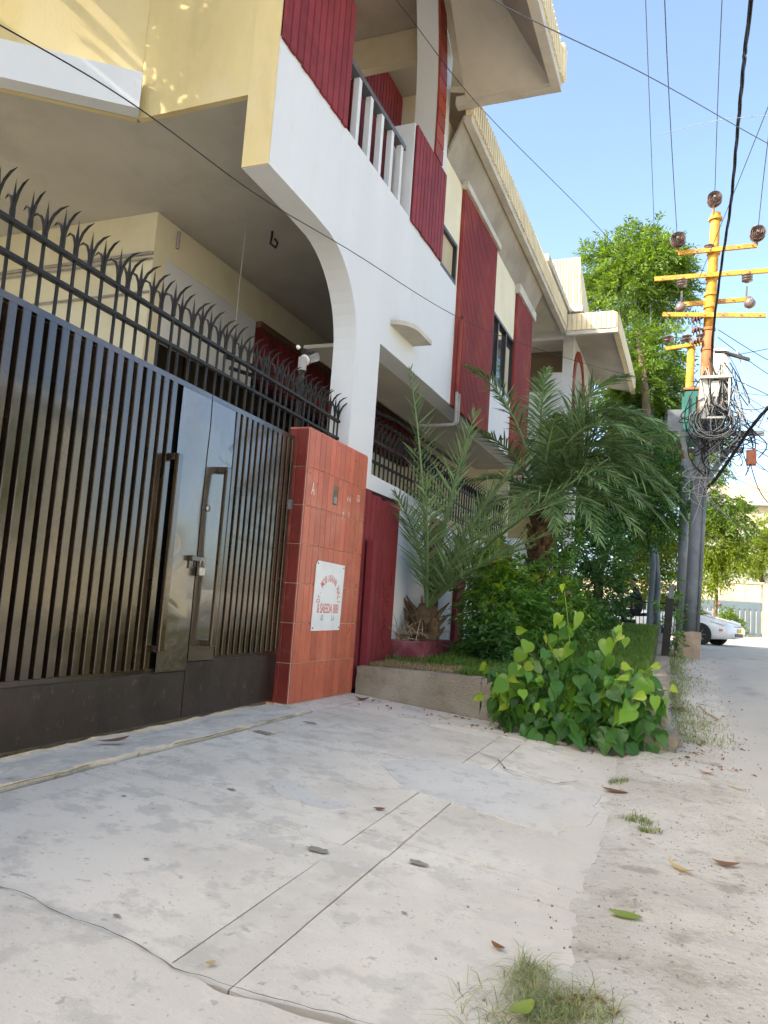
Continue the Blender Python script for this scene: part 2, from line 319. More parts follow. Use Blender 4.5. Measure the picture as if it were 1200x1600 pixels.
def sheet(name, xs, ys, zf, m, parent=None, xf=None):
    X, Y = np.meshgrid(xs, ys); 
    if xf is not None: X = xf(X, Y)
    Z = zf(X, Y); nx, ny = len(xs), len(ys)
    i = np.arange(nx*ny).reshape(ny, nx)
    F = np.stack([i[:-1, :-1], i[:-1, 1:], i[1:, 1:], i[1:, :-1]], -1).reshape(-1, 4)
    return obj(name, rawmesh(name, np.stack([X, Y, Z], -1).reshape(-1, 3), F, m, True), parent)
gx = np.unique(np.concatenate([np.linspace(-600, -30, 12), np.linspace(-30, 30, 31), np.linspace(30, 600, 12)]))
gy = np.unique(np.concatenate([np.linspace(-600, -20, 12), np.linspace(-20, 70, 61), np.linspace(70, 900, 14)]))
tag(sheet('ground', gx, gy, lambda x, y: base(y)-.07, M['dirt']), kind='structure')
# dusty unpaved verge beside the road
def road_x(y): return .56+.10*fbm(np.asarray(y)*0+7.7, y, .55, 5, 21)+.012*np.clip(np.asarray(y)-6, 0, 20)+.16*sst(5, 3, y)
def vz(x, y):
    x, y = np.asarray(x, float), np.asarray(y, float)
    k = (1-sst(-.50, -.10, x))*sst(7.1, 6.9, y); bb = base(y)+.030*sst(8, 5, y)
    return (-.08*(np.minimum(x, -.1)+2.9)-.030)*k+bb*(1-k)+.010*fbm(x, y, 1.3, 3, 1)+.0075*fbm(x, y, 7, 5, 5)*sst(.25, -.25, x-road_x(y))-.045*sst(-.45, .45, x-road_x(y))+.008
tag(sheet('verge', np.arange(-.62, 1.6, .03), np.arange(-1.5, 22, .04), vz, M['dirt']), kind='structure')
tag(sheet('road', np.linspace(0, 1, 60)**1.6, np.concatenate([np.arange(-30, -2, .5), np.arange(-2, 22, .08), [22.]]), lambda x, y: base(y)+.004+.026*sst(8, 5, y)+.012*np.exp(-((x-3.6)/2.4)**2)-.03*sst(.35, -.2, x-road_x(y))+.005*fbm(x, y, 2.6, 4, 3), M['asphalt'], xf=lambda x, y: road_x(y)-.2+(7-road_x(y))*x), kind='structure')
tag(sheet('cross_road', np.linspace(-60, 60, 41), np.linspace(21.0, 31.5, 22), lambda x, y: base(y)+.004+0*x, M['asphalt']), kind='structure')

# ------------------------------------------------------------------ driveway of concrete slabs
def dz(x): return -.08*(x+2.9)
drive = bpy.data.objects.new('driveway', None); COL.objects.link(drive); tag(drive, kind='structure')
sheet('bedding', np.array([-2.66, -2, -1, -.45]), np.linspace(-3, 7.0, 12), lambda x, y: dz(x)-.035+0*y, M['crack'], drive)
def redge(y): return -.13+.03*fbm(0*np.asarray(y)+3.3, y, 1.6, 4, 3)
def crackline(x): return 1.87+.05*fbm(x, 0*x, 2.6, 3, 11)+.05*sst(-1.6, -2.2, x)
def slab(name, x0, x1, y0, y1, m=M['concrete'], dzz=0., ylow=None, right=False, sd=0):
    g = .0028; nx = max(4, int((x1-x0)/.035)); ny = max(4, int((y1-y0)/.035))
    s = np.linspace(0, 1, nx+1); t = np.linspace(0, 1, ny+1); S, T = np.meshgrid(s, t)
    X = x0+g+(x1-x0-2*g)*S; Yl = (ylow(X) if ylow is not None else y0+0*X); Y = Yl+g+(y1-Yl-2*g)*T
    if right: X = x0+g+(redge(Y)-x0-g)*S
    wob = .0035
    Z = dz(X)+dzz-(.03*sst(.85, 1.0, S) if right else 0)+.004*fbm(X, Y, .9, 3, sd)+.0012*fbm(X, Y, 9, 2, sd+4)
    X = X+wob*fbm(X, Y, 6, 2, 20)*(S > 0)*(S < 1)
    # rim: drop edges
    V = np.stack([X, Y, Z], -1); Vi = V.reshape(-1, 3); i = np.arange(V.shape[0]*V.shape[1]).reshape(V.shape[:2])
    F = np.stack([i[:-1, :-1], i[:-1, 1:], i[1:, 1:], i[1:, :-1]], -1).reshape(-1, 4)
    loop = np.concatenate([i[0, :], i[1:, -1], i[-1, -2::-1], i[-2:0:-1, 0]])
    low = Vi[loop].copy(); low[:, 2] -= .045; n0 = len(Vi)
    k = np.arange(len(loop)); k2 = (k+1) % len(loop)
    F2 = np.stack([loop[k], n0+k, n0+k2, loop[k2]], -1)
    mm = rawmesh(name, np.concatenate([Vi, low]), np.concatenate([F, F2]), m)
    return obj(name, mm, drive)
xl = [-2.57, -2.40, -1.22, -1.03]; yl = [3.05, 3.27, 4.58, 4.78, 6.10, 6.30, 6.93]

slab('slab', -2.62, 0, -2.4, 1.7, M['concrete2'], dzz=-.006, right=False, sd=31) if False else None
# nearest pour, broken off along an uneven crack
def nearpour():
    nx, ny = 90, 90; S, T = np.meshgrid(np.linspace(0, 1, nx+1), np.linspace(0, 1, ny+1))
    Y0 = -2.4; X = -2.62+S*(2.30); Y = Y0+T*(crackline(X)-.006-Y0); X = -2.62+(redge(Y)+2.62)*S
    Z = dz(X)+.007+.004*fbm(X, Y, .8, 3, 40)-.05*sst(.90, 1.0, S)
    i = np.arange((nx+1)*(ny+1)).reshape(ny+1, nx+1); F = np.stack([i[:-1, :-1], i[:-1, 1:], i[1:, 1:], i[1:, :-1]], -1).reshape(-1, 4)
    obj('slab', rawmesh('slab', np.stack([X, Y, Z], -1).reshape(-1, 3), F, M['concrete']), drive)
nearpour()
slab('slab', -2.95, -2.572, 5.67, 6.94, sd=77)
for i in range(4):
    x0 = xl[i]; x1 = xl[i+1] if i < 3 else 0
    slab('slab', x0, x1, 1.8, yl[0], ylow=crackline, right=(i == 3), sd=i)
    for j in range(len(yl)-1):
        slab('slab', x0, x1, yl[j], yl[j+1], right=(i == 3), sd=i*7+j, dzz=.002*fbm(i*1.7, j*2.3, 1, 1))
def ribbon(name, pts, wd, m, parent, lift=.003, sd=0, zf=None):
    P = []
    for a, b in zip(pts[:-1], pts[1:]):
        for t in np.linspace(0, 1, 7)[:-1]: P.append((a[0]+(b[0]-a[0])*t, a[1]+(b[1]-a[1])*t))
    P.append(pts[-1]); P = np.array(P); n = len(P)
    P += .012*np.stack([fbm(P[:, 0], P[:, 1], 9, 3, sd), fbm(P[:, 1], P[:, 0], 9, 3, sd+5)], -1)
    d = np.gradient(P, axis=0); d /= np.linalg.norm(d, axis=1)[:, None]+1e-9; nn = np.stack([-d[:, 1], d[:, 0]], -1)
    wv = wd*(.55+.9*np.abs(fbm(P[:, 0], P[:, 1], 14, 2, sd+2)))*np.sin(np.linspace(.12, math.pi-.12, n))**.5
    A, B = P+nn*wv[:, None]/2, P-nn*wv[:, None]/2
    z = (zf or dz)
    V = np.concatenate([np.c_[A, z(A[:, 0])+lift], np.c_[B, z(B[:, 0])+lift]])
    k = np.arange(n-1); F = np.stack([k, k+1, n+k+1, n+k], -1)
    return obj(name, rawmesh(name, V, F, m), parent)
_cx = np.linspace(-2.55, -.35, 30)
ribbon('crack', [(float(x), float(crackline(np.array([x]))[0])) for x in _cx], .004, M['crack'], drive, .012, 3)
ribbon('crack', [(-1.35, 5.5), (-1.05, 5.35), (-.95, 5.1), (-.62, 5.0), (-.5, 5.25)], .012, M['crack'], drive, .009, 7)
ribbon('crack', [(-2.62, 2.3), (-2.6, 2.9), (-2.63, 3.5), (-2.59, 4.2), (-2.62, 4.9), (-2.6, 5.5)], .010, M['crack'], drive, .006, 8)
for q, (cx, cy, r) in enumerate([(-1.27, 2.92, .04), (-.90, 3.08, .035), (-1.93, 3.35, .02), (-1.5, 2.0, .012), (-2.45, 4.6, .06), (-2.4, 5.2, .05), (-.8, 2.6, .01), (-1.7, 2.4, .01), (-2.2, 2.9, .012)]):
    a = np.linspace(0, 2*math.pi, 19)[:-1]; rr = r*(.7+.5*np.abs(fbm(np.cos(a), np.sin(a), 4.5, 4, q+50)))
    P = np.c_[cx+rr*np.cos(a)*1.3, cy+rr*np.sin(a)*.75]
    V = np.c_[P, dz(P[:, 0])+.0052]; m_ = bpy.data.meshes.new('spall'); m_.from_pydata(V.tolist(), [], [tuple(range(18))]); m_.materials.append(M['spall']); obj('spall', m_, drive)
def patch(pts, lift, sd):
    P = []
    for a, b in zip(pts, pts[1:]+pts[:1]):
        for t in np.linspace(0, 1, 7)[:-1]: P.append((a[0]+(b[0]-a[0])*t, a[1]+(b[1]-a[1])*t))
    P = np.array(P); P += .05*np.stack([fbm(P[:, 0], P[:, 1], 3.5, 3, sd), fbm(P[:, 1], P[:, 0], 3.5, 3, sd+5)], -1)
    V = np.c_[P, dz(P[:, 0])+lift]; V2 = V.copy(); V2[:, 2] -= .012; n = len(V)
    m_ = bpy.data.meshes.new('cement_patch'); m_.from_pydata(V.tolist()+V2.tolist(), [], [tuple(range(n))]+[(i, n+i, n+(i+1) % n, (i+1) % n) for i in range(n)])
    m_.materials.append(M['concrete2']); return obj('cement_patch', m_, drive)
patch([(-1.58, 4.5), (-1.4, 5.0), (-1.07, 5.06), (-.62, 4.95), (-.38, 5.0), (-.36, 4.3), (-.46, 3.9), (-.7, 4.0), (-.99, 4.1), (-1.28, 4.15)], .0042, 60)
patch([(-1.9, 3.56), (-1.8, 3.72), (-1.63, 3.64), (-1.36, 3.55), (-1.42, 3.44), (-1.7, 3.46)], .0042, 70)

# ------------------------------------------------------------------ house, in its own frame: x = out from the facade, y = along the street
TH = .035; OX, OY = -2.92, 4.80
house = thing('house', 'two-storey white and cream house with maroon ribbed panels and an arched carport', 'house', (OX, OY, 0), -TH)
def H(name, m, smooth=False, parent=None):
    def f(mb): return mb.build(name, M[m], parent or house, smooth)
    return f
arc = [(0, 4.12), (.75, 4.11)]+[(.95+.82*math.sin(a), 3.26+.84*math.cos(a)) for a in np.linspace(.12, math.pi/2, 12)]
fac = MB().prism(arc+[(1.77, -.05), (2.35, -.05), (2.35, 3.52), (4.055, 3.53), (4.055, 5.19), (0, 5.19)], -.24, 0)
facade = fac.build('facade_wall', M['white'], house)
MB().prism([(2.35, 3.521), (2.35, 3.56), (9.6, 3.575), (9.6, 3.535)], -.9, -.241).build('beam_soffit', M['soffit'], house)
MB().prism([(4.056, 3.53), (9.58, 3.54), (9.58, 4.50), (4.056, 4.50)], -.24, -.002).build('facade_wall', M['white'], house)
MB().box((-.24, 4.057, 4.501), (-.003, 6.64, 5.15)).build('facade_wall', M['white'], house)
MB().box((-.24, 8.22, 4.501), (-.003, 9.58, 5.56)).build('facade_wall', M['white'], house)
MB().box((-.24, 4.057, 5.72), (-.004, 6.64, 7.1)).build('upper_wall', M['cream'], house)
MB().box((-.24, 6.641, 5.61), (-.004, 9.58, 7.1)).build('upper_wall', M['cream'], house)
MB().box((-.24, 4.72, 5.151), (-.005, 6.64, 5.719)).build('upper_wall', M['cream'], house)
# yellow end of the beam, and yellow gable wall over the carport (turns at an angle)
MB().box((-.243, -.012, 4.125), (-.003, .0, 9.4)).build('yellow_corner', M['yellow'], house)
MB().box((-1.34, .002, 4.745), (-.2435, .055, 9.4)).build('yellow_wall', M['yellow'], house)
cc = np.array([-1.34, .0]); dd = np.array([-.81*math.cos(TH)+.59*math.sin(TH), -.59*math.cos(TH)-.81*math.sin(TH)])
e0, e1 = cc, cc+dd*5
nn_ = np.array([-dd[1], dd[0]]); nn_ = nn_ if nn_[1] < 0 else -nn_
MB().prism([tuple(e0), tuple(e1), tuple(e1-nn_*.05), tuple(e0-nn_*.05)], 4.745, 9.4, axis=2).build('yellow_wall', M['yellow'], house)
MB().prism([tuple(e0+nn_*.16+dd*-.02), tuple(e1+nn_*.16), tuple(e1), tuple(e0+np.array([.02, -.004]))], 4.742, 5.06, axis=2).build('white_ledge', M['white'], house)
# carport ceiling
MB().prism([(-.2405, .06), (-.2405, 9.5), (-7.9, 9.5), tuple(e1-nn_*.06), tuple(e0-nn_*.06), (-1.33, .06)], 4.75, 4.95, axis=2).build('carport_ceiling', M['soffit'], house)
# inner walls of the carport
MB().box((-9, 1.36, 0), (-2.2, 1.55, 4.749)).build('carport_wall', M['cream'], house)
MB().box((-2.35, 1.551, 4.32), (-2.2, 9.4, 4.748)).build('carport_beam', M['cream'], house)
MB().box((-2.30, 1.552, 3.45), (-2.203, 3.38, 4.319)).build('carport_wall', M['white'], house)
MB().box((-2.36, 3.381, 4.24), (-2.12, 9.4, 4.318)).build('timber_board', M['brownboard'], house)
n_ = 56
for i in range(n_):
    if i < 34: u0 = 3.4+.178*i; MB().box((-2.27, u0, 3.62), (-2.2, u0+.165, 4.238)).build('ribbed_board', M['maroon_board'], house)
MB().box((-2.4, 3.39, 3.58), (-2.275, 9.4, 4.235)).build('ribbed_backing', M['groove'], house)
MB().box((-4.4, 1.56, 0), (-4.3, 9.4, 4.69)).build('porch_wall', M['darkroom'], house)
MB().box((-2.9, 6.3, 0), (-2.45, 9.45, 3.575)).build('porch_wall', M['white'], house)
MB().box((-9, 9.41, 0), (-.26, 9.57, 7.1)).build('party_wall', M['cream'], house)
MB().box((-9.2, -3, -.2), (-.3, 12, -.02)).build('carport_floor', M['concrete2'], house)
for k, (zz, r) in enumerate(((4.28, .018), (4.22, .012), (3.86, .012))):
    MB().tube([(-8.5, 1.335, zz-.02), (-5, 1.335, zz), (-2.25, 1.335, zz+.01), (-2.19, 1.34, zz+.01)], r, 6).build('wall_pipe', M['pvc'], house)
MB().tube([(-2.18, 1.7, 4.50), (-2.18, 1.7, 4.69)], .02, 6).build('wall_pipe', M['pvc'], house)
for u_, l_ in ((5.6, .22), (5.95, .3)): MB().tube([(-2.1, u_, 4.70), (-2.1, u_, 4.70-l_)], .022, 6).build('wall_pipe', M['pvc'], house)
MB().lathe([(.02, 0), (.09, .02), (.13, .09), (.10, .17), (.05, .2)], 16, (-3.2, 3.3, 2.92)).build('globe_lamp', M['globe'], house, True)
MB().tube([(-3.2, 3.3, 3.1), (-3.2, 3.3, 4.69)], .012, 6).build('lamp_rod', M['iron'], house)
MB().tube([(-1.23, 2.05, 4.75), (-1.23, 2.05, 4.70), (-1.26, 2.08, 4.63), (-1.22, 2.13, 4.60), (-1.17, 2.08, 4.63), (-1.19, 2.04, 4.66)], .013, 6).build('fan_hook', M['iron'], house, True)
MB().tube([(-1.21, 1.53, 4.75), (-1.30, 1.64, 4.1), (-1.36, 1.72, 3.5), (-1.36, 1.72, 2.9)], .005, 5).build('hanging_rod', M['pvc'], house)

# small curved ledge on the white wall
led = [(0, 2.57)]+[(.23*math.sin(a), 2.57+.30*(1-math.cos(a))) for a in np.linspace(.3, math.pi/2, 8)]+[(.23, 3.29), (0, 3.29)]
MB().prism(led, 3.81, 3.86, axis=2).build('ledge', M['fascia_under'], house)  # white slab coloured grey to stand in for its shaded underside

# balcony: maroon parapet boards, balusters, handrail, pilaster and arch
MB().prism([(.0, 5.192), (1.2, 5.192), (1.2, 6.35), (1.17, 6.46), (1.1, 6.53), (.95, 6.56), (0, 6.56)], -.18, .0).build('parapet', M['groove'], house)
for i in range(11):
    u0 = .004+i*.1088
    zt = 6.57 if i < 8 else (6.545, 6.50, 6.40)[i-8]
    zb = 5.165+.02*random.random()
    MB().box((.001, u0, zb), (.026, u0+.098, zt), .006).build('parapet_board', M['maroon_board'], house)
for i, u0 in enumerate((1.24, 1.53, 1.82, 2.11, 2.40, 2.68)):
    MB().box((-.12, u0, 5.191), (-.06, u0+.065, 5.935)).build('baluster', M['white'], house)
MB().box((-.15, 1.215, 5.936), (-.05, 2.80, 5.99)).build('handrail', M['handrail'], house)
MB().box((-.30, 2.90, 5.191), (-.002, 4.05, 6.33)).build('pilaster', M['white'], house)
MB().box((-.002+.003, 2.93, 5.17), (.004, 4.04, 6.31)).build('pilaster_backing', M['groove'], house)
for i in range(10):
    u0 = 2.932+i*.1108; zb = 5.15+.025*random.random()
    MB().box((.005, u0, zb), (.028, u0+.099, 6.325), .006).build('pilaster_board', M['maroon_board'], house)
def inner(z): return 3.56 if z < 6.9 else 1.75+1.81*math.sqrt(max(0, 1-((z-6.9)/3.0)**2))
zs = np.linspace(6.331, 9.3, 16)
MB().prism([(4.045, 6.331), (4.045, 9.3)]+[(inner(z), z) for z in zs[::-1]], -.28, -.001).build('arch_wall', M['white'], house)
zz = 6.34
while zz < 9.0:
    h = .21; a0, a1 = inner(zz+.008), inner(zz+h-.006)
    MB().prism([(a0, zz+.008), (a0+.27, zz-.01+.008), (a1+.27, zz+h-.026), (a1, zz+h-.006)], .001, .03).build('arch_tile', M['archtile'], house); zz += h
# balcony interior
MB().box((-1.75, .25, 4.951), (-1.6, 4.0, 9.2)).build('balcony_wall', M['groove'], house)
for i in range(32): MB().box((-1.599, .3+i*.115, 4.96), (-1.57, .3+i*.115+.1, 8.3)).build('balcony_board', M['maroon_board'], house)
MB().box((-.40, 4.06, 4.951), (-.281, 4.2, 9.2)).build('balcony_wall', M['cream'], house)
MB().box((-1.6, 4.06, 8.1), (-.401, 4.2, 9.2)).build('balcony_wall', M['cream'], house)
MB().box((-1.6, 6.2, 4.951), (-.25, 6.35, 9.2)).build('balcony_wall', M['cream'], house)
for i in range(16): MB().box((-1.59, 4.3+i*.115, 4.96), (-1.56, 4.3+i*.115+.1, 9.1)).build('balcony_board', M['maroon_board'], house)
MB().box((-1.75, 4.21, 4.951), (-1.6, 6.35, 9.2)).build('balcony_wall', M['maroon'], house)
MB().box((-1.6, .25, 8.55), (-.29, 4.05, 8.7)).build('balcony_ceiling', M['soffit'], house)
MB().box((-1.6, 2.1, 8.35), (-.29, 2.3, 8.55)).build('balcony_beam', M['cream'], house)

MB().box((-1.75, .25, 9.201), (-.26, 6.4, 9.35)).build('balcony_ceiling', M['soffit'], house)
# ribbed red panels, lintels, windows
def ribbed(u0, u1, z0, z1, pitch, name='ribbed_panel'):
    mb = MB().box((-.01, u0, z0), (.02, u1, z1))
    n = int((u1-u0)/pitch)
    for i in range(n):
        a = u0+pitch*(i+.16); mb.prism([(.021, a), (.046, a+pitch*.14), (.046, a+pitch*.54), (.021, a+pitch*.68)], z0+.002, z1-.002, axis=2)
    o = mb.build(name, M['red_ribbed'], house); o['kind'] = 'stuff'; return o
ribbed(4.79, 6.66, 3.52, 6.56, .066); ribbed(8.18, 9.55, 3.53, 6.47, .066)
MB().box((.0, 4.75, 6.561), (.085, 6.70, 6.66)).build('lintel', M['fascia_under'], house)
MB().box((.0, 8.14, 6.471), (.085, 9.60, 6.64)).build('lintel', M['fascia_under'], house)
def window(u0, u1, z0, z1, mull, curtain):
    f = MB(); t = .05
    for a, b in (((-.10, u0, z0), (-.0, u1, z0+t)), ((-.10, u0, z1-t), (.0, u1, z1)), ((-.10, u0, z0+t), (.0, u0+t, z1-t)), ((-.10, u1-t, z0+t), (.0, u1, z1-t))): f.box(a, b)
    for m_ in mull: f.box((-.09, m_-t/2, z0+t), (-.01, m_+t/2, z1-t))
    fo = f.build('window', M['frame'], house)
    ed = [u0+t]+sum([[m_-t/2, m_+t/2] for m_ in mull], [])+[u1-t]
    for a, b in zip(ed[::2], ed[1::2]): MB().box((-.06, a, z0+t), (-.05, b, z1-t)).build('pane', M['glass'] if not curtain else M['curtain'], fo)
window(4.06, 4.72, 5.151, 5.715, [], True)
window(6.645, 8.215, 4.505, 5.605, [7.15, 7.7], False)
MB().box((-.2, 6.66, 4.52), (-.14, 6.95, 5.58)).build('curtain', M['curtain'], house)
MB().box((-.049, 7.74, 4.56), (-.046, 8.1, 5.4)).build('window_blind', M['curtain'], house)
# drain pipes beside the big panel
for q, (u0, zt) in enumerate(((4.80, 4.70), (4.90, 4.78))):
    MB().tube([(.085, u0, zt), (.085, u0, 3.7)], .028, 8).build('drain_pipe', M['red_ribbed'], house)
    MB().tube([(.085, u0, 3.7), (.085, u0, 3.30+.03*q), (.06, u0, 3.26+.03*q), (-.10, u0-.02, 3.25+.03*q), (-.42, u0-.03, 3.25)], .022, 8).build('drain_pipe', M['pvc'], house)
MB().tube([(-2.0, 2.5, 3.55), (-1.0, 3.2, 3.30), (-.55, 4.3, 3.2), (-.5, 7, 3.15)], .024, 6).build('drain_pipe', M['cable'], house)
MB().tube([(-2.0, 2.6, 3.45), (-1.1, 3.3, 3.22), (-.65, 4.4, 3.12), (-.6, 7, 3.07)], .024, 6).build('drain_pipe', M['cable'], house)

# eaves: long fascia over the panels
def ribs_along(name, w0, u0, u1, z0, z1, pitch=.105, proud=.02, m='fascia'):
    mb = MB(); n = int((u1-u0)/pitch)
    for i in range(n): a = u0+i*pitch; mb.box((w0, a, z0), (w0+proud, a+pitch*.55, z1))
    o = mb.build(name, M[m], house); o['kind'] = 'stuff'; return o
EZ = 7.04
MB().box((.2, 4.06, EZ), (.30, 11.8, EZ+.09)).build('eave_soffit_edge', M['fascia_under'], house)
MB().box((-.6, 9.63, EZ+.06), (.2, 11.8, EZ+.12)).build('eave_soffit', M['soffit'], house)
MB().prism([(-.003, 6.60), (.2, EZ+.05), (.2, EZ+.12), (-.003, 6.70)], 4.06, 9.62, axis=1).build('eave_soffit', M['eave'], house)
MB().box((.22, 4.05, EZ+.091), (.305, 11.8, EZ+.45)).build('fascia', M['fascia'], house)
ribs_along('fascia_ribs', .306, 4.06, 11.75, EZ+.092, EZ+.45)
MB().prism([(.3, EZ+.45), (-4, EZ+1.9), (-4, EZ+1.8), (.22, EZ+.40)], 6.36, 11.8, axis=1).build('roof', M['rooftile'], house)
MB().prism([(.3, EZ+.45), (-.24, EZ+.63), (-.24, EZ+.53), (.22, EZ+.40)], 4.06, 6.35, axis=1).build('roof', M['rooftile'], house)
# balcony roof with hipped soffit
BZ = 7.20; WO = 1.43
MB().box((WO-.11, -1.2, BZ), (WO, 4.04, BZ+.12)).build('eave_soffit_edge', M['fascia_under'], house)
MB().box((.12, 3.92, BZ+.002), (WO-.111, 4.04, BZ+.12)).build('eave_soffit_edge', M['fascia_under'], house)
MB().box((WO-.09, -1.2, BZ+.121), (WO-.002, 4.03, BZ+.50)).build('fascia', M['fascia'], house)
ribs_along('fascia_ribs', WO-.001, -1.2, 4.03, BZ+.122, BZ+.5)
MB().box((.30, 3.94, BZ+.121), (WO-.091, 4.03, BZ+.50)).build('fascia', M['fascia'], house)
mbb = MB()
for i in range(10): a = .32+i*.105; mbb.box((a, 4.031, BZ+.122), (a+.06, 4.05, BZ+.5))
o_ = mbb.build('fascia_ribs', M['fascia'], house); o_['kind'] = 'stuff'
MB().add([(WO-.11, 3.92, BZ+.06), (WO-.11, -1.2, BZ+.06), (.22, -1.2, 8.8), (.22, 2.4, 8.8), (.25, 3.92, BZ+.06)],
         [(0, 1, 2, 3), (0, 3, 4)]).build('hipped_soffit', M['soffit'], house)
MB().add([(WO, 4.04, BZ+.5), (WO, -1.2, BZ+.5), (.003, -1.2, 9.3), (.003, 2.2, 9.3), (.003, 4.04, BZ+.75)], [(0, 1, 2, 3), (0, 3, 4)]).build('balcony_roof', M['rooftile'], house)
MB().box((WO-.06, 3.9, BZ+.12), (WO+.05, 4.07, BZ+.56), .02).build('fascia_end_cap', M['fascia'], house)

# far block with its own hipped roof, ribbed roof tower and arched balcony
FU = 11.9
MB().box((.28, FU, EZ-.02), (1.38, FU+.1, EZ+.07)).build('eave_soffit_edge', M['fascia_under'], house)
for i in range(10):
    a = .30+i*.106; MB().box((a, FU-.02, EZ+.071), (a+.094, FU+.09, EZ+.43), .006).build('fascia_board', M['fascia'], house)
MB().box((.29, FU+.005, EZ+.071), (1.37, FU+.1, EZ+.42)).build('fascia', M['fascia'], house)
MB().prism([(1.28, EZ), (1.40, EZ), (1.40, EZ+.42), (1.28, EZ+.42)], FU+.1, FU+5, axis=1).build('fascia', M['fascia'], house)
MB().add([(.2, FU+.1, EZ+.05), (1.28, FU+.1, EZ+.05), (1.28, FU+5, EZ+.05), (.2, FU+5, EZ+.35), (.2, FU+1, EZ+.35)], [(0, 1, 4), (1, 2, 3, 4)]).build('hipped_soffit', M['soffit'], house)
TW0, TW1, TZ = -.36, .52, EZ+.85
rf = MB().add([(.1, FU, EZ+.43), (1.40, FU, EZ+.43), (TW1, FU+.75, TZ-.12), (-.3, FU+.75, TZ-.12), (1.40, FU+5, EZ+.43), (TW1, FU+5, TZ-.12)], [(0, 1, 2, 3), (1, 4, 5, 2)]).build('roof', M['rooftile'], house)
tm = MB().box((0, 0, 0), (.085, .11, .022), .006).mesh('roof_tile'); tm.materials.append(M['rooftile'])
ang = math.atan2(TZ-.12-EZ-.43, .75)
for r_ in range(6):
    for c_ in range(11):
        t = r_/6; ww = .16+c_*.105+(.05 if r_ % 2 else 0)
        if ww > 1.30-t*.78: continue
        obj('roof_tile', tm, rf, (ww, FU+.01+t*.75, EZ+.44+t*(TZ-.55-EZ)), rot=(ang*.85, 0, 0), scale=1.)
MB().prism([(TW0-.6, TZ), (TW1, TZ), (TW1+.14, TZ+1.05), (TW0-.6, TZ+1.05)][:4], FU+.76, FU+.80, axis=1).build('roof_tower', M['fascia'], house) if False else None
tow = MB().add([(TW0, FU+.5, TZ), (TW1, FU+.5, TZ), (TW1, FU+5, TZ), (TW0, FU+5, TZ), (TW0, FU+.35, TZ+1.08), (TW1-.05, FU+.35, TZ+1.08), (TW1-.35, FU+5, TZ+1.08), (TW0, FU+5, TZ+1.08)],
         [(0, 1, 5, 4), (1, 2, 6, 5), (4, 5, 6, 7), (0, 3, 2, 1), (0, 4, 7, 3)]).build('roof_tower', M['fascia'], house)
for i in range(13):
    a = TW0+.01+i*.066
    MB().obox((a+.02, FU+.415, TZ+.54), (.016, 0, 0), (0, .014, 0), (0, -.075, .535)).build('tower_rib', M['fascia'], tow)
MB().box((TW0, FU+.47, TZ-.14), (TW1+.02, FU+.62, TZ-.002)).build('tower_base', M['fascia_under'], house)
# far block body
BU = 12.9; BW = .30
MB().prism([(-.74, 7.36), (-.74, 5.2), (-1.6, 5.2), (-1.6, 7.7), (BW, 7.7), (BW, 3.4), (.06, 3.4), (.06, 7.36)], BU, BU+.2, axis=1).build('far_wall', M['white'], house)
MB().box((-.74, BU+.02, 3.4), (.058, BU+.18, 6.05)).build('far_parapet', M['white'], house)
MB().box((-.36, BU-.04, 6.051), (.057, BU+.1, 6.48)).build('far_parapet', M['white'], house)
MB().box((-2.4, 9.58, 3.4), (-1.601, 13.1, 7.7)).build('far_recess_wall', M['soffit'], house)
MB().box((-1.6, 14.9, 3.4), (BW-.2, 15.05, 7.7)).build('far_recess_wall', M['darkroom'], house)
ao = [(BU+.2, 3.4), (BU+.2, 6.2)]
arcp = [(BU+.95+.7*math.cos(a), 6.3+.72*math.sin(a)) for a in np.linspace(math.pi, 0, 15)]
MB().prism([(BU+.201, 3.4), (BU+.25, 3.4), (BU+.25, 6.3)]+arcp+[(BU+1.65, 3.4), (BU+3.6, 3.4), (BU+3.6, 7.7), (BU+.201, 7.7)], BW-.2, BW-.001).build('far_arch_wall', M['white'], house)
for k in range(14):
    a0, a1 = math.pi*(1-k/14.), math.pi*(1-(k+.92)/14.)
    q = [(BU+.95+r*math.cos(a), 6.3+r*math.sin(a)*1.03) for r, a in ((.70, a0), (.92, a0), (.92, a1), (.70, a1))]
    MB().prism(q, BW, BW+.03).build('arch_tile', M['archtile'], house)
for s_, uu in ((-1, BU+.14), (1, BU+1.65)):
    for k in range(5): MB().box((BW, uu if s_ > 0 else uu-.11, 5.3+k*.2), (BW+.03, (uu+.22) if s_ > 0 else uu+.11, 5.3+k*.2+.185)).build('arch_tile', M['archtile'], house)
MB().box((-9, 13.1, 0), (-.5, 16.6, 3.3)).build('far_ground_floor', M['cream'], house)
MB().box((-9, 9.6, 3.3), (BW-.25, 16.6, 3.45)).build('far_floor_slab', M['soffit'], house)
MB().box((-9, .3, 4.96), (-8.8, 16, 8.2)).build('back_wall', M['cream'], house)
MB().box((-9, 9.6, 7.71), (.28, 16.5, 7.85)).build('far_ceiling', M['soffit'], house)
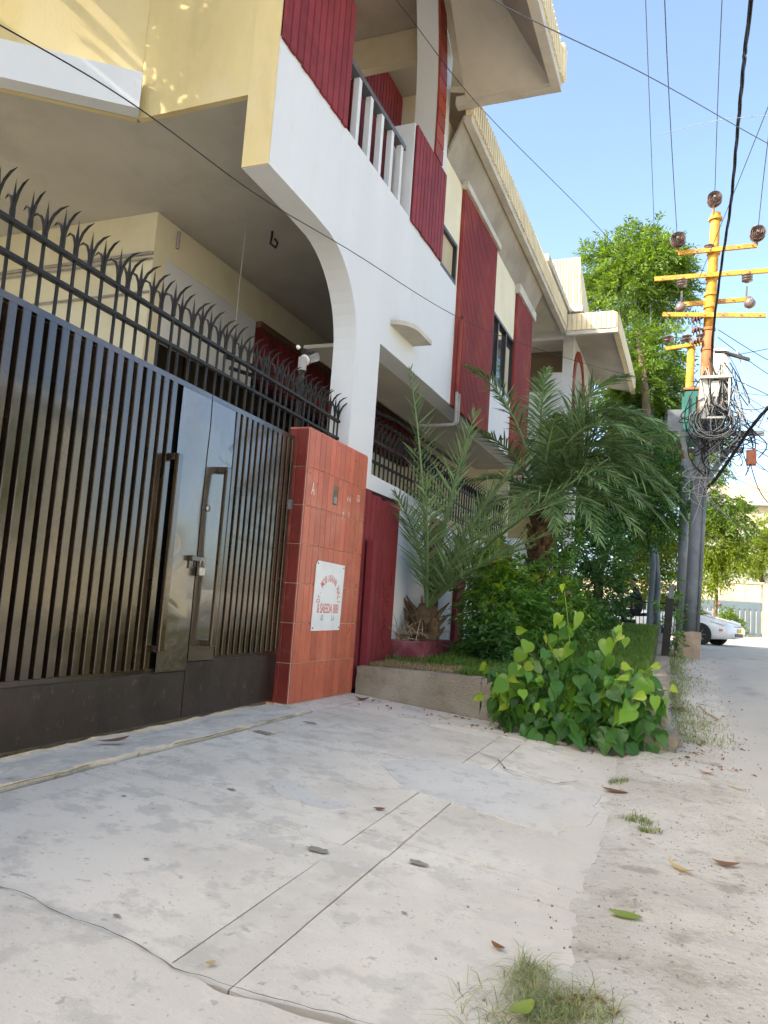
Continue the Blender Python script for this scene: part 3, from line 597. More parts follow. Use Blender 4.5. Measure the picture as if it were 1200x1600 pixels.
# ------------------------------------------------------------------ steel gate
GX = -2.98
gate = thing('entrance_gate', 'glossy black steel double gate of vertical slats with dusty kick panels', 'gate', (GX, 0, 0))
sm = MB().box((-.022, -.026, 0), (.024, .026, 1.80), .004).mesh('slat'); sm.materials.append(M['gatepaint'])
def leaf(y0, y1, slat0, slat1, sh0, sh1, kz, pitch):
    fr = MB()
    fr.box((-.02, y0, 2.165), (.02, y1, 2.20)); fr.box((-.03, y0, kz), (.0, y1, kz+.03)); fr.box((-.045, y0, 1.02), (-.024, y1, 1.06)); fr.box((-.045, y0, 1.62), (-.024, y1, 1.66))
    lf = fr.build('gate_leaf', M['gatepaint'], gate)
    MB().box((-.012, y0+.003, .02), (.016, y1-.003, kz), .004).build('kick_panel', M['gatekick'], lf)
    # sheet with slight dents
    n = 28; S, T = np.meshgrid(np.linspace(sh0, sh1, 12), np.linspace(kz+.005, 2.163, 40))
    Xs = .020+.006*fbm(S, T, 2.2, 2, 33)
    i = np.arange(12*40).reshape(40, 12); F = np.stack([i[:-1, :-1], i[:-1, 1:], i[1:, 1:], i[1:, :-1]], -1).reshape(-1, 4)
    o = obj('sheet_panel', rawmesh('sheet_panel', np.stack([Xs, S, T], -1).reshape(-1, 3), F, M['gatesheet'], True), lf)
    MB().box((-.034, y0+.01, kz+.03), (-.026, y1-.01, 2.165)).build('gap_darkening_sheet', M['gapdark'], lf)  # added sheet, blacks out the bright carport seen through the slat gaps
    y = slat0+pitch/2
    while y < slat1-.02:
        obj('slat', sm, lf, (0, y+random.uniform(-.002, .002), kz+.03), scale=(1, pitch/.086, (2.165-kz-.03)/1.80)); y += pitch
    return lf
l1 = leaf(1.40, 4.405, 1.42, 4.07, 4.075, 4.402, .33, .0868)
l2 = leaf(4.412, 5.685, 4.725, 5.68, 4.414, 4.722, .385, .0805)
def handle(y, z0, z1, lf):
    MB().box((.085, y-.028, z0), (.115, y+.028, z1), .006).box((.02, y-.028, z1-.045), (.0849, y+.028, z1), .004).box((.02, y-.02, z0), (.0849, y+.02, z0+.04), .004).build('handle', M['gatepaint'], lf)
handle(3.99, .47, 1.70, l1); handle(4.56, .49, 1.72, l2)
MB().box((.022, 4.30, 1.05), (.06, 4.45, 1.085), .004).box((.022, 4.31, 1.0), (.03, 4.37, 1.05)).build('hasp', M['gatepaint'], l1)
MB().lathe([(.0, .0), (.022, .0), (.024, .012), (.012, .02)], 14, (.021, 4.47, 1.42), 0).build('keyhole_plate', M['steel'], l2)
MB().box((.0, 5.66, 1.58), (.05, 5.70, 1.66)).build('hinge', M['steel'], l2)
pad = thing('padlock', 'small steel padlock hanging from the hasp of the black gate', 'padlock', (GX+.055, 4.42, .955))
MB().box((-.014, -.032, 0), (.014, .032, .062), .006).build('lock_body', M['steel'], pad)
MB().tube([(0, -.02, .06), (0, -.02, .10), (0, -.012, .118), (0, .0, .124), (0, .012, .118), (0, .02, .10), (0, .02, .06)], .006, 8).build('shackle', M['steel'], pad, True)

# spear-topped railing over gate and pillar
def spear_mesh():
    mb = MB().box((-.008, -.008, 2.19), (.008, .008, 2.60))
    mb.box((-.013, -.013, 2.575), (.013, .013, 2.645), .003)
    mb.add([(-.011, -.011, 2.645), (.011, -.011, 2.645), (.011, .011, 2.645), (-.011, .011, 2.645), (0, 0, 2.80)], [(0, 1, 4), (1, 2, 4), (2, 3, 4), (3, 0, 4)])
    mb.tube([(.006, 0, 2.61), (.018, 0, 2.67), (.045, 0, 2.72), (.085, 0, 2.752), (.135, 0, 2.768)], [.009, .010, .009, .0075, .0015], 6)
    mb.tube([(-.006, 0, 2.61), (-.016, 0, 2.67), (-.036, 0, 2.712), (-.068, 0, 2.728), (-.100, 0, 2.712)], [.009, .0095, .0085, .007, .0015], 6)
    m = mb.mesh('spear_bar'); m.materials.append(M['iron']); return m
spm = spear_mesh()
rail = thing('spear_railing', 'black iron railing with three-pronged spear tips above the gate and tiled pillar', 'railing', (GX+.0, 0, 0))
for z in (2.385, 2.55): MB().box((-.02, 1.3, z-.012), (.02, 6.60, z+.012), .003).build('rail', M['iron'], rail)
y = 1.36
while y < 6.6:
    obj('spear_bar', spm, rail, (0, y, 0), rot=(random.uniform(-.003, .003), random.uniform(-.005, .005), random.uniform(-.25, .25)), scale=(random.uniform(.76, .92), .9, random.uniform(.990, .998))); y += .106

# floodlight on a post behind the railing
fl = thing('floodlight', 'small black cylindrical spotlight on a post behind the spear railing', 'lamp', (-3.12, 6.0, 2.2))
MB().tube([(0, 0, 0), (0, 0, .68)], .028, 8).build('post', M['iron'], fl)
MB().tube([(0, 0, .68), (0, 0, .80)], .04, 8).build('bracket', M['pvc'], fl)
MB().tube([(.0, .0, .86), (.02, .10, .87), (.045, .2, .85)], .03, 8).build('arm', M['iron'], fl)
MB().lathe([(.03, 0), (.05, .02), (.055, .17), (.06, .18)], 14).build('lamp_head', M['gatesheet'], fl, True, (.045, .18, .87)).rotation_euler = (R(118), 0, R(-12))
MB().lathe([(.0, .181), (.052, .182), (.03, .188)], 14).build('lens', M['globe'], fl, True, (.045, .18, .87)).rotation_euler = (R(118), 0, R(-12))
MB().lathe([(.0, 0), (.02, .004), (.016, .03)], 10).build('bulb', M['globe'], fl, True, (0, -.09, .86)).rotation_euler = (R(80), 0, 0)

# ------------------------------------------------------------------ tiled pillar
pil = thing('gate_pillar', 'square gate pillar clad in narrow terracotta tiles with white joints', 'pillar', (OX, OY, 0), -TH)
PU0, PU1, PW0, PW1, PZ = .87, 2.10, -.14, .058, 2.27
MB().box((PW0, PU0+.012, -.08), (PW1, PU1, PZ)).build('core', M['grout'], pil)
tw, th = (PU1-PU0-.012)/12, PZ/7
tmesh = MB().box((0, 0, 0), (.012, tw-.006, th-.007), .002).mesh('tile'); tmesh.materials.append(M['tile'])
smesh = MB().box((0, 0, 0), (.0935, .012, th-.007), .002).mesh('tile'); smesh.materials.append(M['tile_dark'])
for r_ in range(7):
    for c_ in range(12):
        if r_ == 5 and c_ == 5: continue
        obj('tile', tmesh, pil, (PW1-.001, PU0+.015+c_*tw, r_*th+.004), rot=(random.uniform(-.002, .002), 0, random.uniform(-.003, .003)))
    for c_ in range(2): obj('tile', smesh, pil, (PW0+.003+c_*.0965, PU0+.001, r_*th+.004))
MB().box((PW0, PU0+.012, PZ), (PW1, PU1, PZ+.012)).build('cap', M['tile'], pil)
bb = MB().box((PW1+.0, PU0+.02+5*tw, 1.70), (PW1+.004, PU0+.005+6*tw, 1.86)).build('bell_recess', M['crack'], pil)
MB().box((PW1+.004, PU0+.035+5*tw, 1.715), (PW1+.010, PU0+.0+6*tw, 1.77)).build('bell_plate', M['steel'], pil)
MB().box((PW1, PU0+.005+5*tw, 5*th+.004), (PW1+.011, PU0+.015+6*tw-.006, 1.695), .002).build('tile', M['tile'], pil)
MB().box((PW1, PU0+.005+5*tw, 1.865), (PW1+.011, PU0+.015+6*tw-.006, 6*th-.003), .002).build('tile', M['tile'], pil)
def text(body, size, m, parent, name, loc, rot, sx=1., ext=.0006, bold=0.):
    cu = bpy.data.curves.new(name, 'FONT'); cu.body = body; cu.size = size; cu.extrude = ext; cu.align_x = 'CENTER'; cu.align_y = 'CENTER'; cu.offset = bold
    t = bpy.data.objects.new(name, cu); COL.objects.link(t)
    dg = bpy.context.evaluated_depsgraph_get(); me = bpy.data.meshes.new_from_object(t.evaluated_get(dg)); bpy.data.objects.remove(t)
    me.materials.clear(); me.materials.append(m)
    return obj(name, me, parent, loc, rot=rot, scale=(sx, 1, 1))
# facing +x : text x axis -> +y, text y axis -> +z
def TR(roll=0): return (Matrix(((0, 0, 1), (1, 0, 0), (0, 1, 0))) @ Matrix.Rotation(roll, 3, 'Z')).to_euler()
chalk = mat('chalk_mark', (.72, .62, .56), .9)
text('A', .15, chalk, pil, 'chalk_mark', (PW1+.0125, 1.0, 1.77), TR(), .6)
for q, (u_, z_, b_, s_) in enumerate(((1.72, 1.79, '4 4', .09), (1.93, 1.83, 'GS', .09), (1.62, 1.62, '7', .10), (1.74, 1.64, '7', .08))):
    text(b_, s_, chalk, pil, 'chalk_mark', (PW1+.0125, u_, z_), TR(), .7)
# house sign
sign = thing('name_plate', 'white enamel name plate with red arched lettering on the tiled pillar', 'sign', (OX, OY, 0), -TH)
SW = PW1+.016
MB().prism([(1.145, .585), (1.70, .59), (1.725, 1.175), (1.19, 1.185), (1.155, 1.15)], SW, SW+.006).build('plate', M['signwhite'], sign)
for u_, z_ in ((1.17, .61), (1.68, .615), (1.70, 1.15), (1.185, 1.16)): MB().lathe([(.007, 0), (.006, .004)], 8, (SW+.006, u_, z_), 0).build('screw', M['iron'], sign)
arcs = 'Dr. MOBIKHAN WALI'; cu_, cz_ = 1.437, .855
for k, ch in enumerate(arcs):
    if ch == ' ': continue
    a = math.pi*(1.04-1.08*(k+.3)/(len(arcs)-.4)); rr_ = .20
    text(ch, .085, M['signred'], sign, 'lettering', (SW+.0068, cu_+rr_*math.cos(a), cz_+rr_*.93*math.sin(a)), TR(a-math.pi/2), .62, bold=.0012)
text('& SAEEDA BIBI', .115, M['signred'], sign, 'lettering', (SW+.0068, 1.435, .775), TR(), .58, bold=.0012)
text('63', .065, M['signgreen'], sign, 'lettering', (SW+.0068, 1.33, .695), TR(), .7, bold=.001)
text('L.6', .065, M['signgreen'], sign, 'lettering', (SW+.0068, 1.54, .695), TR(), .7, bold=.001)

# ------------------------------------------------------------------ boundary wall beyond the pillar
bw = thing('boundary_wall', 'white boundary wall with maroon panels behind the palms', 'wall', (OX, OY, 0), -TH)
topc = [(2.36, 2.16), (2.7, 2.15), (3.2, 2.14), (3.7, 2.11), (4.1, 2.08), (4.33, 2.06)]
MB().prism([(2.356, -.1), (4.33, -.1)]+topc[::-1], -.22, -.02).build('wall_section', M['white'], bw)
MB().box((-.12, 2.115, -.1), (.006, 3.15, 1.985)).build('maroon_panel', M['groove'], bw)
for i in range(5):
    u0 = 2.118+i*.125; MB().box((.007, u0, .02), (.032, u0+.108, 1.975-.012*i+random.uniform(-.01, .015)), .008).build('maroon_rib', M['maroon'], bw)
MB().box((.007, 2.745, .02), (.030, 3.148, 1.94), .006).build('maroon_plain_panel', M['maroon'], bw)
pp = MB().box((-.04, -.045, 0), (.04, .045, 1.25), .006).build('maroon_post', M['maroon'], bw, loc=(.085, 2.33, .22)); pp.rotation_euler = (R(2.2), R(.5), 0)
rel = MB()
for q in range(3): rel.tube([(.032, 2.86+.02*math.sin(q)+.05*math.sin(t*1.3+q), 1.28-.0-.30*q-.06*t) for t in np.linspace(0, 5, 12)], .009, 5)
rel.tube([(.032, 2.88, 1.25), (.034, 2.93, 1.33), (.032, 3.0, 1.34), (.032, 3.03, 1.24), (.032, 3.03, 1.05)], .010, 5)
for q in range(10): rel.tube([(.032, 2.9+.07*math.cos(t+q)*(.4+.1*q % 1), .55+.045*q+.03*math.sin(t)) for t in np.linspace(0, 4.2, 8)], .007, 5)
rel.build('carved_relief', M['maroon'], bw, True)
MB().box((-.16, 4.34, 0), (.06, 4.62, 1.95), .01).build('maroon_pier', M['maroon'], bw)
MB().box((-.15, 4.33, 1.951), (.05, 4.63, 2.05), .01).build('pier_cap', M['white'], bw)
MB().prism([(4.63, -.1), (7.2, -.1), (7.2, 1.9), (4.63, 1.95)], -.2, -.03).build('wall_section', M['white'], bw)
MB().box((-.1, 5.5, 0), (.03, 5.9, 1.85), .01).build('maroon_pier', M['maroon'], bw)
MB().box((-.1, 7.21, 0), (.08, 8.55, 2.0), .01).build('maroon_panel', M['maroon'], bw)
MB().prism([(8.56, -.1), (10.4, -.1), (10.4, 1.9)]+[(9.5+.9*math.cos(a), 1.9+.32*math.sin(a)) for a in np.linspace(.2, math.pi-.2, 9)]+[(8.56, 1.9)], -.2, -.01).build('wall_section', M['white'], bw)
MB().prism([(10.41, -.1), (16.5, -.1), (16.5, 2.0), (10.41, 2.0)], -.2, -.05).build('wall_section', M['white'], bw)
fen = thing('wall_railing', 'black iron spear railing on top of the white boundary wall behind the palm', 'railing', (OX-.10, OY, 0), -TH)
for z in (2.33, 2.55): MB().box((-.012, 2.36, z-.014), (.012, 8.5, z+.014)).build('rail', M['iron'], fen)
u = 2.42
while u < 8.5:
    obj('spear_bar', spm, fen, (0, u, -.02), rot=(0, 0, random.uniform(-.15, .15)), scale=(1, 1, 1)); u += .125
MB().box((-.009, 2.36, 2.12), (.009, 8.5, 2.14)).build('rail', M['iron'], fen)
for u in np.arange(2.42, 8.5, .125): MB().box((-.008, u-.010, 2.06), (.008, u+.010, 2.20)).build('bar_foot', M['iron'], fen)

# ------------------------------------------------------------------ raised lawn, its low wall, planter box
def lz(y): return .265+.13*sst(7, 12, y)+.34*sst(10.5, 17, y)
lawn = tag(sheet('lawn', np.linspace(-2.95, -.12, 40), np.linspace(7.08, 19.5, 120), lambda x, y: lz(y)+.02*fbm(x, y, 1.1, 3, 2)-.02, M['lawn']), kind='structure')
gw = thing('garden_wall', 'low rough cement wall holding up the lawn beside the driveway', 'wall')
def rough(name, x0, x1, y0, y1, zt, zb, m, parent, amp=.012, sd=0, res=.06):
    bm = bmesh.new(); bmesh.ops.create_cube(bm, size=1)
    for v in bm.verts: v.co = ((x0+x1)/2+v.co.x*(x1-x0), (y0+y1)/2+v.co.y*(y1-y0), (zt(v.co.y*(y1-y0)+(y0+y1)/2) if v.co.z > 0 else zb((y0+y1)/2+v.co.y*(y1-y0))))
    for ax, L in ((0, x1-x0), (1, y1-y0), (2, .4)):
        n = int(L/res)
        if n > 1:
            ed = [e for e in bm.edges if abs((e.verts[0].co-e.verts[1].co)[ax]) > .8*min(L, .35 if ax == 2 else L)*.9]
            bmesh.ops.subdivide_edges(bm, edges=ed, cuts=min(n, 90), use_grid_fill=True)
    for v in bm.verts:
        x, y_, z = v.co
        v.co.x += amp*float(fbm(y_+z, z*1.3+x*.2, 6, 3, sd)); v.co.y += amp*float(fbm(x+z*.3, z+1.7, 6, 3, sd+3)); v.co.z += amp*.6*float(fbm(x, y_, 7, 3, sd+6))
    bmesh.ops.recalc_face_normals(bm, faces=bm.faces)
    me = bpy.data.meshes.new(name); bm.to_mesh(me); bm.free(); me.materials.append(m); return obj(name, me, parent)
rough('threshold', -3.03, -2.625, -2.4, 2.0, lambda y: -.010, lambda y: -.06, M['concrete'], drive, .012, 41, .05)
rough('threshold', -3.03, -2.615, 2.0, 5.66, lambda y: -.010, lambda y: -.06, M['concrete'], drive, .016, 42, .045)
rough('wall_length', -2.76, -1.55, 6.95, 7.11, lambda y: .25, lambda y: -.25, M['render'], gw, .008, 1)
rough('wall_length', -1.545, -.13, 6.955, 7.12, lambda y: .243, lambda y: -.3, M['render'], gw, .010, 2)
rough('kerb_wall', -.17, .02, 7.0, 9.4, lambda y: .25+.03*(y-7), lambda y: -.35, M['render'], gw, .022, 3)
rough('kerb_wall', -.16, .035, 9.42, 13.2, lambda y: .30+.035*(y-9.4), lambda y: -.3, M['render'], gw, .018, 4, .09)
rough('kerb_wall', -.15, .04, 13.22, 19, lambda y: .43+.03*(y-13.2), lambda y: -.2, M['render'], gw, .018, 5, .12)
rough('broken_block', -.22, .10, 6.72, 7.0, lambda y: -.02, lambda y: -.4, M['render'], gw, .03, 8, .05)
rough('broken_block', .0, .14, 6.95, 7.5, lambda y: -.08, lambda y: -.4, M['render'], gw, .03, 9, .05)
pb = thing('planter_box', 'low maroon planter box at the foot of the small date palm', 'planter')
for a, b in (((-2.86, 8.0, .2), (-2.42, 8.09, .475)), ((-2.51, 8.091, .2), (-2.421, 9.10, .474)), ((-2.86, 9.02, .2), (-2.511, 9.10, .473)), ((-2.86, 8.091, .2), (-2.79, 9.019, .472))):
    MB().box(a, b, .008).build('side', M['planter'], pb)
sheet('soil', np.linspace(-2.79, -2.51, 12), np.linspace(8.09, 9.02, 30), lambda x, y: .45+.03*fbm(x, y, 6, 3, 2), M['soil'], pb)
# slanting black post at the lawn edge
kp = thing('marker_post', 'leaning dark square post standing on the low wall at the lawn edge', 'post', (0, 12.0, .38)); kp.rotation_euler = (0, R(3.5), 0)
MB().box((-.055, -.055, 0), (.055, .055, .83), .006).build('shaft', M['iron'], kp)
MB().box((-.03, -.03, .831), (.045, .045, 1.03), .004).build('top_stub', M['polegrey'], kp)
# ------------------------------------------------------------------ foliage tools
def unit(a): return a/(np.linalg.norm(a, axis=-1, keepdims=True)+1e-9)
def leaves_at(P, D, Nn, ln, wd, fold=.25):
    """rhombic folded leaves: base P, direction D, normal Nn (all n,3); ln, wd (n,)"""
    W = unit(np.cross(D, Nn)); Nn = np.cross(W, D); ln = ln[:, None]; wd = wd[:, None]
    mid = P+D*ln*.42
    V = np.stack([P, mid+W*wd*.5+Nn*wd*fold, P+D*ln, mid-W*wd*.5+Nn*wd*fold], 1)
    n = len(P); b = np.arange(n)[:, None]*4
    F = np.concatenate([b+np.array([[0, 1, 2]]), b+np.array([[0, 2, 3]])])
    return V.reshape(-1, 3), F
def sprays(g, lobes, dens, k, L, ln, wd, droop=.35, shell=.45, up=.15):
    PV, PF, off = [], [], 0
    for c in lobes:
        c = np.array(c, float); rad = c[3]*np.ones(3) if len(c) == 4 else c[3:6]
        n = max(6, int(dens*rad[0]*rad[1]*4)); d = unit(g.normal(size=(n, 3)))
        r = shell+(1-shell)*g.random((n, 1))**.7
        wob = 1+.35*np.sin(3*d[:, :1]*4+c[0]*3)*np.cos(4*d[:, 2:]+c[1]*5)
        p = c[:3]+d*rad*r*wob
        out = unit(d*.9+np.array([0, 0, up])+g.normal(size=(n, 3))*.45)
        side = unit(np.cross(out, unit(g.normal(size=(n, 3))*.5+np.array([0, 0, 1.]))))
        nup = np.cross(side, out)
        for j in range(k):
            t = (j//2+.4)/(k/2); s = 1 if j % 2 else -1
            if j == k-1: s = 0
            pos = p+out*L*t-np.array([0, 0, 1.])*droop*L*t*t
            dr = unit(side*s*.85+out*(.65 if s else 1)-np.array([0, 0, 1.])*droop*(.5+.7*g.random((n, 1)))+g.normal(size=(n, 3))*.12)
            V, F = leaves_at(pos, dr, unit(nup+g.normal(size=(n, 3))*.25), ln*(.75+.5*g.random(n)), wd*(.75+.5*g.random(n)))
            PV.append(V); PF.append(F+off); off += len(V)
    return np.concatenate(PV), np.concatenate(PF)
def tree(name, label, cat, basep, lobes, lm, dens, k, L, ln, wd, trunks, bark='bark', droop=.35, seed=1, group=None, shell=.45, extra=None):
    g = np.random.default_rng(seed); t = thing(name, label, cat, basep, group=group); b = np.array(basep)
    V, F = sprays(g, lobes, dens, k, L, ln, wd, droop, shell); 
    obj('crown', rawmesh('crown', V-b, F, lm), t)
    if extra:
        V, F = sprays(g, extra[0], extra[2], k, L, ln, wd, droop, shell); obj('crown', rawmesh('crown', V-b, F, extra[1]), t)
    top = None
    for path, r0, r1 in trunks:
        pts = np.array(path, float)-b; n = len(pts); fine = []
        for i in range(n-1):
            for s in np.linspace(0, 1, 5)[:-1]: fine.append(pts[i]*(1-s)+pts[i+1]*s)
        fine.append(pts[-1]); fine = np.array(fine); fine[1:-1, :2] += g.normal(size=(len(fine)-2, 2))*r0*.18
        MB().tube(fine, list(np.linspace(r0, r1, len(fine))), 9).build('trunk', M[bark], t, True); top = fine[-1]
    br = MB()
    for c in lobes:
        st = np.array(trunks[0][0][-1])-b; st = st*1.0; e = np.array(c[:3])-b; md = (st+e)/2+np.array([0, 0, -.12*np.linalg.norm(e-st)])+g.normal(size=3)*.08
        r = trunks[0][2]; br.tube([st-np.array([0, 0, .2]), md, e], [r*.8, r*.5, r*.2], 6)
    br.build('branch', M[bark], t, True); return t

# ------------------------------------------------------------------ palms
def frond(parent, b, c, tp, lmax, g, n=46, m=None, curl=.35, wid=.026):
    b, c, tp = [np.array(q, float) for q in (b, c, tp)]
    ts = np.linspace(0, 1, 22); B = lambda t: (1-t)**2*b+2*t*(1-t)*c+t*t*tp
    dB = lambda t: 2*(1-t)*(c-b)+2*t*(tp-c)
    mb = MB().tube([B(t) for t in ts], list(.020*(1-ts)**.8+.0035), 6)
    V0 = np.array(mb.v); F0 = mb.f
    T = np.concatenate([np.linspace(.16, .995, n)]*2)+g.normal(size=2*n)*.004; S = np.repeat([1, -1], n)
    T = np.clip(T, .05, 1)
    P = np.array([B(t) for t in T]); D = unit(np.array([dB(t) for t in T]))
    up = unit(np.cross(unit(np.cross(D, np.array([0, 0, 1.])+D*0+1e-3)), D)); side = unit(np.cross(D, up))
    prof = np.sin(np.clip((T-.05)/.95, 0, 1)**.75*math.pi*.86+.22)
    ln = lmax*prof*(.8+.4*g.random(2*n))
    ang = .55+.35*T  # towards the tip
    dr = unit(side*S[:, None]*(1-.55*T[:, None])+D*ang[:, None]+up*(.55*(1-T[:, None]*.8))+g.normal(size=(2*n, 3))*.14)
    w = wid*(.7+.5*g.random(2*n))
    Wd = unit(np.cross(dr, up+g.normal(size=(2*n, 3))*.3)); Nn = np.cross(Wd, dr)
    sag = curl*(.4+.8*g.random(2*n))
    m1 = P+dr*(ln*.45)[:, None]-np.array([0, 0, 1.])*(ln*sag*.12)[:, None]; e = P+dr*ln[:, None]-np.array([0, 0, 1.])*(ln*sag*.5)[:, None]
    vs = np.stack([P-Wd*w[:, None]*.25, P+Wd*w[:, None]*.25, m1+Wd*w[:, None]*.5+Nn*w[:, None]*.18, m1, m1-Wd*w[:, None]*.5+Nn*w[:, None]*.18, e], 1).reshape(-1, 3)
    q = np.arange(2*n)[:, None]*6
    Ft = np.concatenate([q+np.array([[0, 3, 4]]), q+np.array([[0, 1, 3]]), q+np.array([[1, 2, 3]]), q+np.array([[3, 2, 5]]), q+np.array([[4, 3, 5]])])
    o = obj('frond', rawmesh('frond', vs, Ft, m or L_['palm']), parent)
    mb.build('stalk', L_['palm'], o, True); return o
g = np.random.default_rng(21)
p1 = thing('date_palm', 'small stiff date palm sprouting from the maroon planter box', 'palm tree', (-2.58, 8.5, .45))
B1 = np.array([-2.58, 8.5, .45])
def F1(base, c, t, l=.42, n=44): frond(p1, np.array(base)-B1, np.array(c)-B1, np.array(t)-B1, l, g, n, curl=.15, wid=.022)
bs = (-2.54, 8.42, .82)
for c, t, l in [((-2.55, 8.1, 2.3), (-2.74, 7.85, 3.46), .42), ((-2.35, 8.3, 2.1), (-2.0, 8.0, 3.0), .46), ((-2.2, 8.6, 2.0), (-1.45, 8.5, 2.6), .46), ((-2.2, 8.3, 1.6), (-1.35, 7.9, 2.1), .46),
                ((-2.1, 8.3, 1.5), (-.62, 8.0, 2.45), .48), ((-2.5, 8.0, 1.6), (-2.66, 7.4, 2.0), .40), ((-2.42, 7.9, 1.5), (-2.3, 7.3, 2.15), .42), ((-2.2, 8.0, 1.4), (-1.7, 7.5, 1.75), .40),
                ((-2.0, 8.2, 1.45), (-1.0, 8.1, 1.75), .44), ((-2.1, 8.5, 1.8), (-.95, 8.5, 2.15), .44), ((-2.1, 8.0, 1.3), (-1.25, 7.5, 1.5), .4), ((-2.4, 8.6, 2.2), (-2.2, 8.6, 2.8), .44), ((-2.25, 8.8, 1.9), (-1.7, 9.2, 2.7), .44), ((-2.3, 8.2, 1.2), (-1.75, 7.8, 1.2), .3)]:
    frond(p1, np.array(bs)-B1, np.array(c)-B1, np.array(t)-B1, l, g, 38, curl=.10, wid=.017)
# stubby fibrous base and dry cut stalks
stm = MB().tube([(0, 0, -.05), (.0, 0, .12), (.02, -.02, .28), (.02, -.03, .44)], [.17, .18, .15, .09], 12).build('stem', M['palmbark'], p1, True)
for k in range(26):
    a = g.random()*6.28; z = .02+.36*g.random(); r = .14
    d = np.array([math.cos(a), math.sin(a), .9+.6*g.random()]); p = np.array([r*math.cos(a), r*math.sin(a), z])
    MB().tube([p, p+d*.05, p+d*(.09+.08*g.random())], [.03, .024, .008], 5).build('leaf_stub', M['palmbark'], p1)
dry = MB()
for k in range(170):
    a = math.pi+g.normal()*1.0; r = .1+.16*g.random(); p = np.array([r*math.cos(a)-.05, r*math.sin(a)*1.3-.12, .0+.10*g.random()]); d = g.normal(size=3)*np.array([.14, .14, .09])+np.array([0, -.02, .05])
    dry.tube([p, p+d*.5+[0, 0, .02], p+d], [.006, .005, .002], 4)
dd_ = dry.build('dry_stalks', M['drystalk'], p1); dd_['kind'] = 'stuff'
MB().tube([(-.13, -.12, .1), (-.17, -.15, .24), (-.20, -.16, .34)], [.02, .022, .006], 6).build('leaf_stub', M['palmbark'], p1)

B2 = np.array([-1.66, 10.5, .35])
p2_ = thing('date_palm', 'larger date palm with a stubby trunk and drooping fronds arching towards the street', 'palm tree', tuple(B2))
tr_ = [(0, 0, -.1), (.0, 0, .6), (.03, 0, 1.2), (.05, 0, 1.75), (.02, 0, 2.1)]
MB().tube(tr_, [.15, .125, .12, .12, .09], 12).build('trunk', M['palmbark'], p2_, True)
for k in range(90):
    z = .05+1.95*(k/90.); a = k*2.4; r = .115; d = np.array([math.cos(a), math.sin(a), 1.5]); p = np.array([r*math.cos(a)+.02*z, r*math.sin(a), z])
    MB().tube([p-d*.02, p+d*.04, p+d*.075], [.04, .032, .016], 5).build('leaf_stub', M['palmbark'], p2_)
hs_ = np.array([-1.62, 10.45, 2.35])
for c, t, l, n in [((-2.0, 10.2, 3.9), (-2.55, 9.6, 4.05), .42, 50), ((-1.7, 10.2, 3.6), (-1.55, 9.9, 4.05), .45, 50), ((-1.3, 10.2, 4.0), (-.5, 9.8, 3.9), .5, 56),
                   ((-1.2, 10.0, 4.3), (.1, 9.6, 3.0), .52, 60), ((-1.1, 10.2, 3.9), (.14, 9.9, 2.35), .55, 60), ((-1.0, 10.0, 3.6), (.16, 9.6, 2.1), .55, 60),
                   ((-1.2, 9.8, 3.8), (-.25, 9.2, 2.9), .5, 56), ((-1.2, 9.9, 3.3), (-.3, 9.3, 2.2), .5, 56), ((-1.1, 10.8, 4.0), (.1, 11.2, 2.6), .5, 50),
                   ((-1.3, 9.8, 3.0), (-.7, 9.2, 2.35), .45, 46), ((-1.9, 10.0, 3.1), (-2.4, 9.4, 3.15), .4, 46), ((-1.9, 10.1, 2.8), (-2.6, 9.8, 2.5), .4, 40),
                   ((-1.5, 9.9, 3.3), (-1.3, 9.3, 3.3), .42, 46), ((-1.4, 10.9, 3.9), (-.9, 11.6, 4.0), .45, 46), ((-1.25, 10.3, 3.9), (-.4, 10.0, 3.3), .5, 54),
                   ((-1.5, 9.8, 2.6), (-1.1, 9.2, 2.1), .4, 40), ((-1.1, 10.1, 3.3), (-.1, 9.8, 2.5), .5, 54)]:
    frond(p2_, hs_-B2, np.array(c)-B2, np.array(t)-B2, l*1.0, g, int(n*1.35), curl=.7, wid=.024)
for c, t in (((-1.2, 9.9, 2.9), (-.75, 9.3, 1.75)), ((-1.7, 9.8, 2.7), (-1.75, 9.2, 1.95)), ((-1.0, 10.0, 2.9), (-.3, 9.5, 1.85)), ((-2.0, 10.0, 2.6), (-2.35, 9.6, 1.9)), ((-1.4, 9.7, 2.7), (-1.25, 9.1, 1.85)), ((-.9, 10.2, 3.2), (.05, 10.0, 1.95))):
    frond(p2_, hs_-B2, np.array(c)-B2, np.array(t)-B2, .48, g, 60, curl=.5, wid=.022)
for k in range(3):
    tt = np.array([-.35+.5*g.random(), 9.2+1.6*g.random(), 2.2+1.3*g.random()]); cc2 = np.array([-1.05+.3*g.normal()*.4, 10.0+.3*g.normal(), 3.5+.4*g.random()])
    frond(p2_, hs_-B2, cc2-B2, tt-B2, .5, g, 70, curl=.8, wid=.024)

